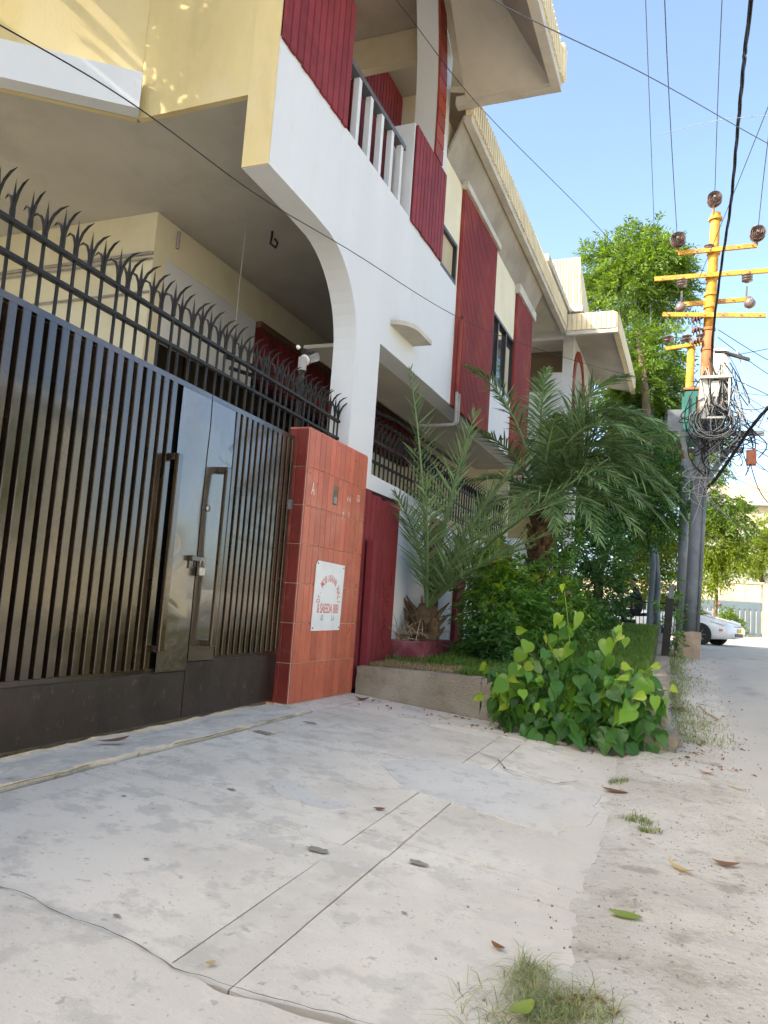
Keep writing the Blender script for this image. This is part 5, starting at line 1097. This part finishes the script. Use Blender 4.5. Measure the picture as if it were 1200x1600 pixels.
def bez(pts, n=14):
    pts = np.array(pts, float); t = np.linspace(0, 1, n)[:, None]; k = len(pts)-1
    return sum(math.comb(k, i)*(1-t)**(k-i)*t**i*pts[i] for i in range(k+1))
for nm, cm, cnt, rr in (('cable_tangle', 'cable', 56, .009), ('cable_tangle', 'cablegrey', 40, .008)):
    mb = MB()
    for k in range(cnt):
        a = np.array([.50+.65*g.random(), 15.2+.15*g.random(), 4.2+1.9*g.random()]); b = np.array([.5+1.15*g.random(), 15.1+.2*g.random(), 3.6+1.5*g.random()])
        m1 = (a+b)/2+np.array([g.normal()*.35, -.12*g.random(), -.5*g.random()]); m2 = (a+b)/2+np.array([g.normal()*.35, -.1*g.random(), -.4*g.random()])
        mb.tube([q3(*p) for p in bez([a, m1, m2, b])], rr*(.6+.7*g.random()), 5)
    for k in range(9):
        c = np.array([.72+.04*g.normal(), 15.12-.015*k, 4.62+.05*g.normal()]); r = .26+.07*g.random()
        mb.tube([q3(c[0]+r*1.1*math.cos(t), c[1], c[2]+r*math.sin(t)) for t in np.linspace(2.4, 6.6, 16)], rr*.9, 5)
    o = mb.build(nm, M[cm], pole, True); o['kind'] = 'stuff'
mb = MB()
for k in range(16):
    a = np.array([.5+.3*g.random(), 15.3, 3.4+.5*g.random()]); b = a+np.array([.35*g.normal(), -.05, -1.2*g.random()]); mb.tube([q3(*p) for p in bez([a, a+np.array([.3*g.normal(), -.1, -.3]), b])], .006, 5)
o = mb.build('cable_tangle', M['cablegrey'], pole, True); o['kind'] = 'stuff'
pB = thing('utility_pole', 'shorter second pole behind the transformer with a yellow top', 'pole', (.30, 18.1, .2))
MB().tube([(0, 0, 0), (.03, 0, 4.3)], [.11, .10], 14).build('pole_section', M['polegrey'], pB, True); MB().tube([(.03, 0, 4.3), (.10, 0, 6.9)], [.098, .085], 14).build('pole_section', M['poleyellow'], pB, True)
MB().bar((-.45, -.1, 6.85), (.35, -.1, 6.95), .05, .08).build('crossarm', M['poleyellow'], pB)
for x in (-.4, .0, .3):
    for k in range(2): MB().lathe(disc, 14, (x, -.1, 7.02+.08*k)).build('insulator', M['porcelain2'], pB, True)

# ------------------------------------------------------------------ overhead wires
def wire(name, pts, r, m, label, sub=8, twist=0, cat='wire'):
    pts = np.array(pts, float); n = len(pts); P = []
    for i in range(n-1):
        p0, p1, p2, p3 = pts[max(i-1, 0)], pts[i], pts[i+1], pts[min(i+2, n-1)]
        for t in np.linspace(0, 1, sub, endpoint=False):
            P.append(.5*((2*p1)+(-p0+p2)*t+(2*p0-5*p1+4*p2-p3)*t*t+(-p0+3*p1-3*p2+p3)*t**3))
    P.append(pts[-1]); P = np.array(P); mb = MB()
    if twist:
        for k in range(twist):
            a = np.arange(len(P))*.55+k*2*math.pi/twist; mb.tube(P+np.stack([np.cos(a), 0*a, np.sin(a)], -1)*r*1.0, r*.8, 6)
    else: mb.tube(P, r, 6)
    return tag(mb.build(name, M[m], None, True), label, cat)
wire('service_wire', [(-2.75, .6, 2.75), (-2.694, 2.2, 3.17), (-2.643, 3.0, 3.331), (-2.636, 4.2, 3.511), (-2.6, 5.6, 3.80), (-2.242, 9.3, 4.414), (-.646, 13, 4.898), (.637, 15.4, 5.448)], .0036, 'cable', 'thin black service wire crossing the whole white facade to the pole cabinets')
wire('service_wire', [(1.1, 15.4, 5.5), (1.86, 17, 5.62), (5, 24, 6.2)], .008, 'cable', 'short black wire leaving the pole cabinets to the right')
wire('service_wire', [(-2.9, 3.2, 5.9), (-2.512, 6, 6.445), (-2.182, 8.3, 6.768), (-.918, 12.3, 6.862), (.458, 15.4, 6.0)], .0042, 'cable', 'thin wire from the balcony running down the sky to the pole')
wire('service_wire', [(-2.4, 3.4, 5.2), (-1.363, 5, 5.345), (-.316, 6.5, 5.612), (.59, 8.2, 6.046), (1.778, 10, 6.3), (4, 14, 7)], .0045, 'wire', 'thin wire crossing the sky from the roof eave to the upper right')
wire('power_line', [(.033, 15.2, 8.33), (-.187, 8.9, 8.25), (-.3, 2, 8.4), (-.4, -25, 9)], .007, 'wire', 'bare conductor from the left upper insulator towards the top of the sky')
wire('power_line', [(.698, 15.25, 9.15), (.509, 10.2, 9.1), (.3, 2, 9.2), (0, -25, 9.5)], .007, 'wire', 'bare conductor from the pole-top insulator towards the top of the sky')
wire('power_line', [(1.455, 15.15, 8.3), (1.262, 11.5, 8.26), (.9, 2, 8.4), (.6, -25, 9)], .007, 'wire', 'bare conductor from the right upper insulator towards the top of the sky')
wire('power_line', [(-.517, 21, 11.0), (-.569, 12.4, 11.3), (-.6, 2, 11.4), (-.6, -25, 12)], .008, 'wire', 'bare conductor disappearing behind the top of the tall tree')
wire('power_line', [(.45, 15.3, 7.5), (1.183, 9.2, 7.5), (2, 2, 7.7)], .006, 'wire', 'bare conductor crossing the sky between bundle and right edge')
wire('spare_wire', [(-.235, 9, 6.589), (.292, 9, 6.66), (.965, 9, 6.641), (4, 9.4, 6.6)], .003, 'cablegrey', 'pale loose thread-like wire high beside the cable bundle')
wire('cable_bundle', [(.5, 1, 6.4), (.597, 7, 6.557), (.632, 8.2, 6.731), (.685, 9.7, 6.869), (.725, 11.3, 6.791), (.72, 13.3, 6.722), (.70, 15.2, 6.109), (.75, 15.25, 5.3)], .013, 'cable', 'thick twisted black cable bundle descending to the pole', 10, 3, 'cable')
wire('cable_bundle', [(.62, 15.3, 3.35), (.80, 15.2, 3.55), (1.084, 14.9, 3.98), (1.36, 14.5, 4.4), (1.75, 13.6, 4.75), (3.5, 9, 6)], .018, 'cable', 'thick black cables rising from the pole to the right edge', 8, 4, 'cable')
for k, (a, b, s_, lb) in enumerate((((.80, 15.3, 6.45), (4.5, 20, 6.9), .5, 'upper black cable sagging from pole to right edge'), ((.80, 15.3, 6.3), (4.5, 20, 6.5), .6, 'second black cable sagging from pole to right edge'),
                                ((.9, 15.3, 4.6), (5, 22, 5.1), .25, 'level black wire leaving the platform to the right'), ((1.3, 15.2, 4.2), (4.8, 21, 4.4), .3, 'thin wire below the platform running to the right'),
                                ((1.4, 15.1, 3.9), (5, 21, 3.7), .5, 'sagging wire from the junction box to the right edge'), ((.9, 15.3, 5.9), (4.8, 19, 8.0), .1, 'thin wire climbing from the cabinets to the right edge'),
                                ((1.5, 15.2, 4.5), (2.6, 15.6, 7.4), .1, 'steep thin wire right of the pole'), ((1.0, 15.3, 4.0), (3.9, 19, 8.5), .05, 'thin diagonal wire crossing behind the cable bundle'),
                                ((.6, 15.5, 3.2), (4.5, 26, 3.2), .35, 'low wire running from the pole towards the white house'))):
    a, b = np.array(a), np.array(b); wire('drop_wire', [a, (2*a+b)/3-[0, 0, s_*.8], (a+2*b)/3-[0, 0, s_*.8], b], .007, 'cable', lb)
for k, lb in enumerate(('first', 'second', 'third', 'fourth', 'fifth', 'sixth', 'seventh', 'eighth')):
    a = np.array([.85+.5*((k*37) % 10)/10, 15.2, 3.7+1.9*((k*53) % 10)/10]); b = np.array([4.6, 17.5+.5*k, 3.2+.7*k])
    wire('drop_wire', [a, (2*a+b)/3-[0, 0, .25+.05*(k % 4)], (a+2*b)/3-[0, 0, .25+.05*(k % 3)], b], .0048, 'cable', 'thin %s wire, counting upwards at the right edge, of those fanning out from the pole' % lb)
wire('drop_wire', [(1.36, 15.0, 3.8), (1.5, 14.9, 3.3), (1.75, 14.9, 3.0), (2.0, 14.9, 3.2), (2.2, 15, 3.8)], .009, 'cable', 'black wire hanging in a loop below the junction box')
wire('drop_wire', [(1.6, 14.8, 4.6), (1.72, 14.8, 4.3), (1.80, 14.8, 4.0), (1.75, 14.8, 4.1), (1.62, 14.8, 4.5)], .010, 'cable', 'coiled cable loop hanging from the thick cables')

# ------------------------------------------------------------------ car in the side street
def loft(sections, closed=True):
    mb = MB(); n = len(sections[0]); V = [p for s in sections for p in s]; F = []
    for i in range(len(sections)-1):
        for k in range(n if closed else n-1): k2 = (k+1) % n; F.append((i*n+k, i*n+k2, (i+1)*n+k2, (i+1)*n+k))
    F += [tuple(range(n))[::-1], tuple((len(sections)-1)*n+k for k in range(n))]
    return mb.add(V, F)
car = thing('car', 'white hatchback crossing the sunlit side street behind the pole', 'car', (.02, 26.6, float(base(26.4))+.004), R(-20))
def sec(x, zb, zt, hw, r=.10, tuck=.06):
    return [(x, -hw+tuck, zb), (x, -hw, zb+.12), (x, -hw, (zb+zt)/2), (x, -hw+r*.4, zt-r*.5), (x, -hw+r*1.6, zt), (x, hw-r*1.6, zt), (x, hw-r*.4, zt-r*.5), (x, hw, (zb+zt)/2), (x, hw, zb+.12), (x, hw-tuck, zb)]
body = loft([sec(-2.2, .38, .80, .72), sec(-2.12, .25, .98, .80), sec(-1.6, .2, 1.0, .86), sec(-.8, .19, .97, .87), (sec(.0, .19, .95, .87)), sec(.8, .19, .94, .87), sec(1.25, .19, .90, .86), sec(1.7, .2, .80, .84), sec(2.05, .22, .68, .78), sec(2.2, .28, .58, .66)])
bo = body.build('body', M['carwhite'], car, True)
cabp = [(-2.05, .98, .62), (-1.6, 1.28, .60), (-.9, 1.46, .58), (-.1, 1.49, .57), (.35, 1.40, .58), (1.2, .93, .66)]
cs = [[(x, -.76 if i in (0, 5) else -.74, .93), (x, -w_, z), (x, w_, z), (x, .76 if i in (0, 5) else .74, .93)] for i, (x, z, w_) in enumerate(cabp)]
loft(cs).build('greenhouse', M['glass'], car)
rfp = [[(x, -w_-.012, z-.03), (x, -w_+.06, z+.012), (x, w_-.06, z+.012), (x, w_+.012, z-.03)] for x, z, w_ in cabp[1:5]]
loft(rfp).build('roof', M['carwhite'], car)
for s in (-1, 1):
    for a, b in (((1.2, s*.75, .94), (.36, s*.595, 1.40)), ((-.35, s*.75, .95), (-.4, s*.59, 1.46)), ((-1.45, s*.76, .96), (-1.5, s*.61, 1.32)), ((-2.05, s*.72, .97), (-1.6, s*.61, 1.27))):
        MB().bar(a, b, .06, .05).build('window_pillar', M['carwhite'], car)
    MB().box((1.0, s*.90-.07, .93), (1.15, s*.90+.07, 1.06), .02).build('mirror', M['carwhite'], car)
    hl = [(1.62, s*.835, .72), (2.0, s*.775, .62), (2.06, s*.70, .70), (1.75, s*.76, .80)]
    MB().add([tuple(np.array(p)+[.012, s*.014, .012]) for p in hl]+[tuple(np.array(p)-[.03, s*.03, .03]) for p in hl], [(0, 1, 2, 3), (7, 6, 5, 4), (0, 4, 5, 1), (1, 5, 6, 2), (2, 6, 7, 3), (3, 7, 4, 0)]).build('headlight', M['lampglass'], car)
    for x in (1.32, -1.35):
        wh = bpy.data.objects.new('wheel', None); 
        wo = MB().lathe([(.20, -.10), (.29, -.11), (.315, -.08), (.318, .08), (.29, .11), (.20, .10)], 24, (x, s*.775, .316), 1).build('wheel', M['rubber'], car, True)
        MB().lathe([(.0, s*.075), (.20, s*.085), (.205, s*.03), (.19, s*.02)], 20, (x, s*.775, .316), 1).build('rim', M['plastic'], wo)
        for k in range(7):
            a = k*2*math.pi/7; MB().bar((x, s*.875, .316), (x+.19*math.cos(a), s*.868, .316+.19*math.sin(a)), .045, .02).build('spoke', M['chrome'], wo)
        MB().lathe([(.34, -.05), (.345, .0), (.33, .05)], 24, (x, s*.83, .32), 1).build('wheel_arch', M['plastic'], car)
MB().box((2.13, -.42, .30), (2.215, .42, .40), .02).build('lower_grille', M['plastic'], car)
MB().box((2.12, -.35, .57), (2.19, .35, .615), .01).build('upper_grille', M['plastic'], car)
MB().box((2.205, -.20, .43), (2.222, .20, .54), .004).build('number_plate', M['plate'], car)
MB().box((1.95, -.785, .34), (2.0, -.765, .42)).build('fog_lamp', M['plastic'], car)
MB().box((1.86, -.815, .44), (1.97, -.79, .52)).build('sticker', mat('orange_sticker', (.7, .3, .2), .5), car)

# ------------------------------------------------------------------ rider on a motorcycle
mc = thing('motorcycle', 'dark motorcycle half hidden by the lawn under its rider', 'motorcycle', (-.92, 22, float(base(22))+.004), R(180+8))
for x in (-.62, .62):
    wo = MB().lathe([(.235, -.045), (.29, -.04), (.30, 0), (.29, .04), (.235, .045)], 24, (x, 0, .30), 1).build('wheel', M['rubber'], mc, True)
    for k in range(6): MB().bar((x, 0, .3), (x+.24*math.cos(k*1.047), 0, .3+.24*math.sin(k*1.047)), .012, .012).build('spoke', M['chrome'], wo)
MB().tube([(.62, 0, .3), (.5, 0, .7), (.40, 0, .95)], .03, 8).build('fork', M['chrome'], mc)
loft([[(x, -w_, z0), (x, -w_*.7, z1), (x, w_*.7, z1), (x, w_, z0)] for x, w_, z0, z1 in ((-.1, .07, .66, .74), (.1, .13, .66, .88), (.3, .13, .68, .90), (.42, .05, .74, .84))]).build('fuel_tank', M['plastic'], mc, True)
loft([[(x, -.11, z), (x, -.10, z+.09), (x, .10, z+.09), (x, .11, z)] for x, z in ((-.75, .76), (-.5, .73), (-.1, .70))]).build('saddle', M['plastic'], mc, True)
MB().box((-.15, -.11, .28), (.25, .11, .62), .03).build('engine', M['iron'], mc); MB().tube([(.1, .13, .3), (-.4, .15, .28), (-.75, .16, .36)], .04, 8).build('exhaust', M['chrome'], mc, True)
MB().tube([(.36, -.34, 1.02), (.40, -.2, 1.0), (.40, .2, 1.0), (.36, .34, 1.02)], .014, 6).build('handlebar', M['chrome'], mc, True)
MB().lathe([(.03, 0), (.09, .06), (.09, .1)], 14, (.45, 0, .86), 0).build('headlight', M['lampglass'], mc, True); MB().bar((-.62, 0, .3), (-.1, 0, .4), .06, .05).build('swing_arm', M['iron'], mc)
per = thing('person', 'person in dark clothes sitting astride the motorcycle behind the lawn', 'person', (-.92, 22, float(base(22))+.004), R(180+8))
def skin(name, J, E, m, parent, sub=2):
    me = bpy.data.meshes.new(name); me.from_pydata([j[:3] for j in J], E, []); o = obj(name, me, parent)
    md = o.modifiers.new('s', 'SKIN'); sv = me.skin_vertices[0].data
    for i, j in enumerate(J): sv[i].radius = (j[3], j[4] if len(j) > 4 else j[3])
    sv[0].use_root = True; ss = o.modifiers.new('d', 'SUBSURF'); ss.levels = sub; ss.render_levels = sub
    me.materials.append(m); return o
J = [(-.28, 0, .86, .15, .17), (-.24, 0, 1.06, .13, .16), (-.17, 0, 1.30, .13, .19), (-.12, 0, 1.43, .06, .07), (-.08, 0, 1.50, .055),
     (-.15, .20, 1.34, .065), (.02, .27, 1.14, .05), (.25, .29, 1.06, .04), (-.15, -.20, 1.34, .065), (.02, -.27, 1.14, .05), (.25, -.29, 1.06, .04),
     (-.2, .13, .82, .10), (.18, .20, .80, .08), (.12, .20, .42, .06), (.20, .20, .33, .05), (-.2, -.13, .82, .10), (.18, -.20, .80, .08), (.12, -.20, .42, .06), (.20, -.20, .33, .05)]
skin('body', J, [(0, 1), (1, 2), (2, 3), (3, 4), (2, 5), (5, 6), (6, 7), (2, 8), (8, 9), (9, 10), (0, 11), (11, 12), (12, 13), (13, 14), (0, 15), (15, 16), (16, 17), (17, 18)], M['cloth'], per)
hd = skin('head', [(-.09, 0, 1.50, .055), (-.06, 0, 1.60, .085, .075), (-.05, 0, 1.68, .085, .075), (-.06, 0, 1.73, .05), (.025, 0, 1.61, .02)], [(0, 1), (1, 2), (2, 3), (1, 4)], M['skin'], per)
skin('hair', [(-.10, 0, 1.62, .07, .075), (-.08, 0, 1.70, .085, .082), (-.04, 0, 1.745, .05)], [(0, 1), (1, 2)], M['hair'], per)
for s in (-1, 1):
    hn = [(.25, s*.29, 1.06, .032), (.31, s*.29, 1.045, .036)]; E = [(0, 1)]
    for k in range(4): hn += [(.35, s*(.26+.022*k), 1.055, .010), (.385, s*(.26+.022*k), 1.03, .009), (.37, s*(.26+.022*k), 1.0, .008)]; b_ = 2+3*k; E += [(1, b_), (b_, b_+1), (b_+1, b_+2)]
    hn += [(.31, s*.25, 1.02, .010), (.35, s*.245, 1.0, .009)]; E += [(1, 14), (14, 15)]
    skin('hand', hn, E, M['skin'], per, 1)
rl = thing('lawn_railing', 'black vertical-bar railing at the far end of the lawn beside the tree trunks', 'railing', (0, 21.0, .3))
for z in (.25, 1.02): MB().box((-.85, -.012, z), (.30, .012, z+.03)).build('rail', M['iron'], rl)
for x in np.arange(-.82, .3, .093): MB().box((x-.009, -.009, 0), (x+.009, .009, 1.08)).build('bar', M['iron'], rl)
for x in (-.85, .3): MB().box((x-.02, -.02, -.1), (x+.02, .02, 1.12)).build('post', M['iron'], rl)

# white column beside the creeper
wc = thing('striped_column', 'slim white column with dark grooves rising behind the larger palm', 'column', (-1.62, 13.6, .4))
MB().box((-.085, -.085, 0), (.085, .085, 2.75), .008).build('shaft', M['white'], wc)
MB().box((-.09, -.09, .0), (.09, .09, 1.1), .008).build('painted_base', mat('pink_brown_paint', (.42, .2, .15), .7), wc)
for z in (2.2, 2.32, 2.44, 2.56): MB().box((-.088, -.088, z), (.088, .088, z+.035)).build('groove', M['iron'], wc)

# ------------------------------------------------------------------ white house and gate at the end of the street
fg = float(base(43))
fh = thing('distant_house', 'sunlit white and cream house at the far end of the street', 'house', (0, 0, fg))
MB().box((1.0, 45, 0), (16, 54, 5.4)).build('wall', M['farwhite'], fh); MB().box((2.0, 46.2, 5.401), (16, 54, 8.2)).build('upper_wall', M['fartan'], fh)
MB().box((1.6, 45.8, 7.0), (16.2, 54, 7.25)).build('roof_slab', M['farwhite'], fh); MB().box((1.0, 44.7, 5.1), (16, 45, 5.42)).build('parapet', M['farwhite'], fh)
MB().box((2.4, 46.1, 5.7), (3.4, 46.199, 6.6)).build('window', M['frame'], fh)
for x in (6, 10): MB().box((x, 44.95, 2.2), (x+1.6, 44.999, 3.6)).build('window', M['frame'], fh)
fb = thing('distant_wall', 'cream boundary wall with terracotta plaques around the blue-grey gate', 'wall', (0, 0, float(base(42))))
MB().box((4.42, 41.8, -.2), (16, 42.1, 2.55)).build('wall_section', M['fartan'], fb); MB().box((-12, 41.8, -.2), (1.45, 42.1, 2.5)).build('wall_section', M['fartan'], fb)
for k in range(5):
    x0 = 1.46+k*.74 if k < 4 else 4.2
    if k < 4: MB().box((x0, 41.85, 1.62), (x0+.68, 42.05, 2.50), .02).build('panel', M['fartan'], fb)
MB().box((1.40, 41.8, 2.501), (4.5, 42.12, 2.60)).build('coping', M['fartan'], fb)
for x in (1.62, 3.55): MB().lathe([(.0, .0), (.10, .01), (.12, .03), (.06, .05)], 12, (x+.08, 41.79, 2.06), 1).build('plaque', M['brick'], fb).scale = (1.4, 1, .7)
fgt = thing('distant_gate', 'blue-grey sliding gate with tall pale slots at the end of the street', 'gate', (0, 41.9, float(base(42))))
MB().box((1.46, .03, .0), (4.40, .06, 1.6)).build('backing', M['farwhite'], fgt)
MB().box((1.46, -.03, 1.25), (4.40, .029, 1.6)).build('top_band', M['bluegate'], fgt); MB().box((1.46, -.03, .0), (4.40, .029, .12)).build('bottom_band', M['bluegate'], fgt)
for k in range(12): MB().box((1.47+k*.245, -.028, .12), (1.47+k*.245+.155, .028, 1.25)).build('slat', M['bluegate'], fgt)

# ------------------------------------------------------------------ surroundings outside the frame: a house added to shade the driveway, opposite houses (they show in the gate's gloss)
nb = thing('added_shade_house', 'unseen cream two-storey house added left of the gate to shade the driveway', 'house', (0, 0, 0))
MB().box((-16, -16, -.2), (-6.4, 1.6, 7.7)).build('wall', M['cream'], nb); MB().box((-16.3, -16.3, 7.7), (-6.2, 1.8, 7.95)).build('roof_slab', M['white'], nb)
for y in (-.6, -4.5, -9, -13.5):
    for z in (1.0, 4.4): MB().box((-6.399, y, z), (-6.35, y+1.6, z+1.4)).build('window', M['frame'], nb)
nw = thing('neighbour_wall', 'plain cream boundary wall left of the gate', 'wall', (0, 0, 0))
MB().box((-3.1, -18, -.3), (-2.9, .12, 2.1)).build('wall_section', M['cream'], nw); MB().box((-3.14, -18, 2.101), (-2.86, .12, 2.2)).build('coping', M['white'], nw)
pl = thing('gate_pillar', 'matching tiled pillar at the hidden left end of the gate', 'pillar', (OX, OY-5.56, 0), 0)
for ch in list(pil.children):
    if ch.name.startswith(('core', 'tile', 'cap')): c = ch.copy(); COL.objects.link(c); c.parent = pl
for k, (y0, y1, hh, m) in enumerate(((-22, -9, 6.6, 'white'), (-6, 6, 6.9, 'opaltan'), (9, 20, 6.4, 'cream'))):
    hb = thing('opposite_house', ('white house across the road behind the viewer', 'tan rendered house directly across the road', 'cream house across the road beyond the tan one')[k], 'house', (0, 0, -.25))
    MB().box((12.0, y0, 0), (22, y1, hh)).build('wall', M[m], hb); MB().box((11.6, y0-.3, hh), (22.3, y1+.3, hh+.3)).build('roof_slab', M['white'], hb)
    for i in range(3):
        for z in (1.1, 4.2):
            yy_ = y0+1.5+i*(y1-y0-3)/3; f = MB().box((11.93, yy_, z), (11.999, yy_+1.7, z+1.4)).build('window', M['frame'], hb); MB().box((11.91, yy_+.08, z+.08), (11.929, yy_+.8, z+1.32)).build('pane', M['glass'], f); MB().box((11.91, yy_+.9, z+.08), (11.929, yy_+1.62, z+1.32)).build('pane', M['glass'], f)
    ow = thing('opposite_wall', ('white boundary wall across the road behind the viewer', 'tan boundary wall directly across the road', 'cream boundary wall across the road further on')[k], 'wall', (0, 0, -.25))
    MB().box((8.6, y0-.8, 0), (8.8, y1+.8, 1.9)).build('wall_section', M[m], ow); MB().box((8.55, y0-.8, 1.901), (8.85, y1+.8, 2.0)).build('coping', M['white'], ow)
for k, (x, y, s) in enumerate(((9.8, 7.6, 1.0), (9.9, -7.5, 1.1), (10, 14, .9))):
    tree('opposite_tree', ('leafy tree over the wall between the opposite houses', 'leafy tree across the road behind the viewer', 'leafy tree over the further cream wall')[k], 'tree', (x, y, -.2),
         [(x, y, 3.6*s, 1.2*s), (x+.5, y+.9, 4.2*s, 1.0*s), (x-.4, y-.8, 4.2*s, 1.0*s), (x, y, 4.9*s, 1.0*s)], L_['shrub'], 36, 9, .5, .22, .1, [([(x, y, -.2), (x, y, 2.4*s)], .12, .08)], seed=30+k)
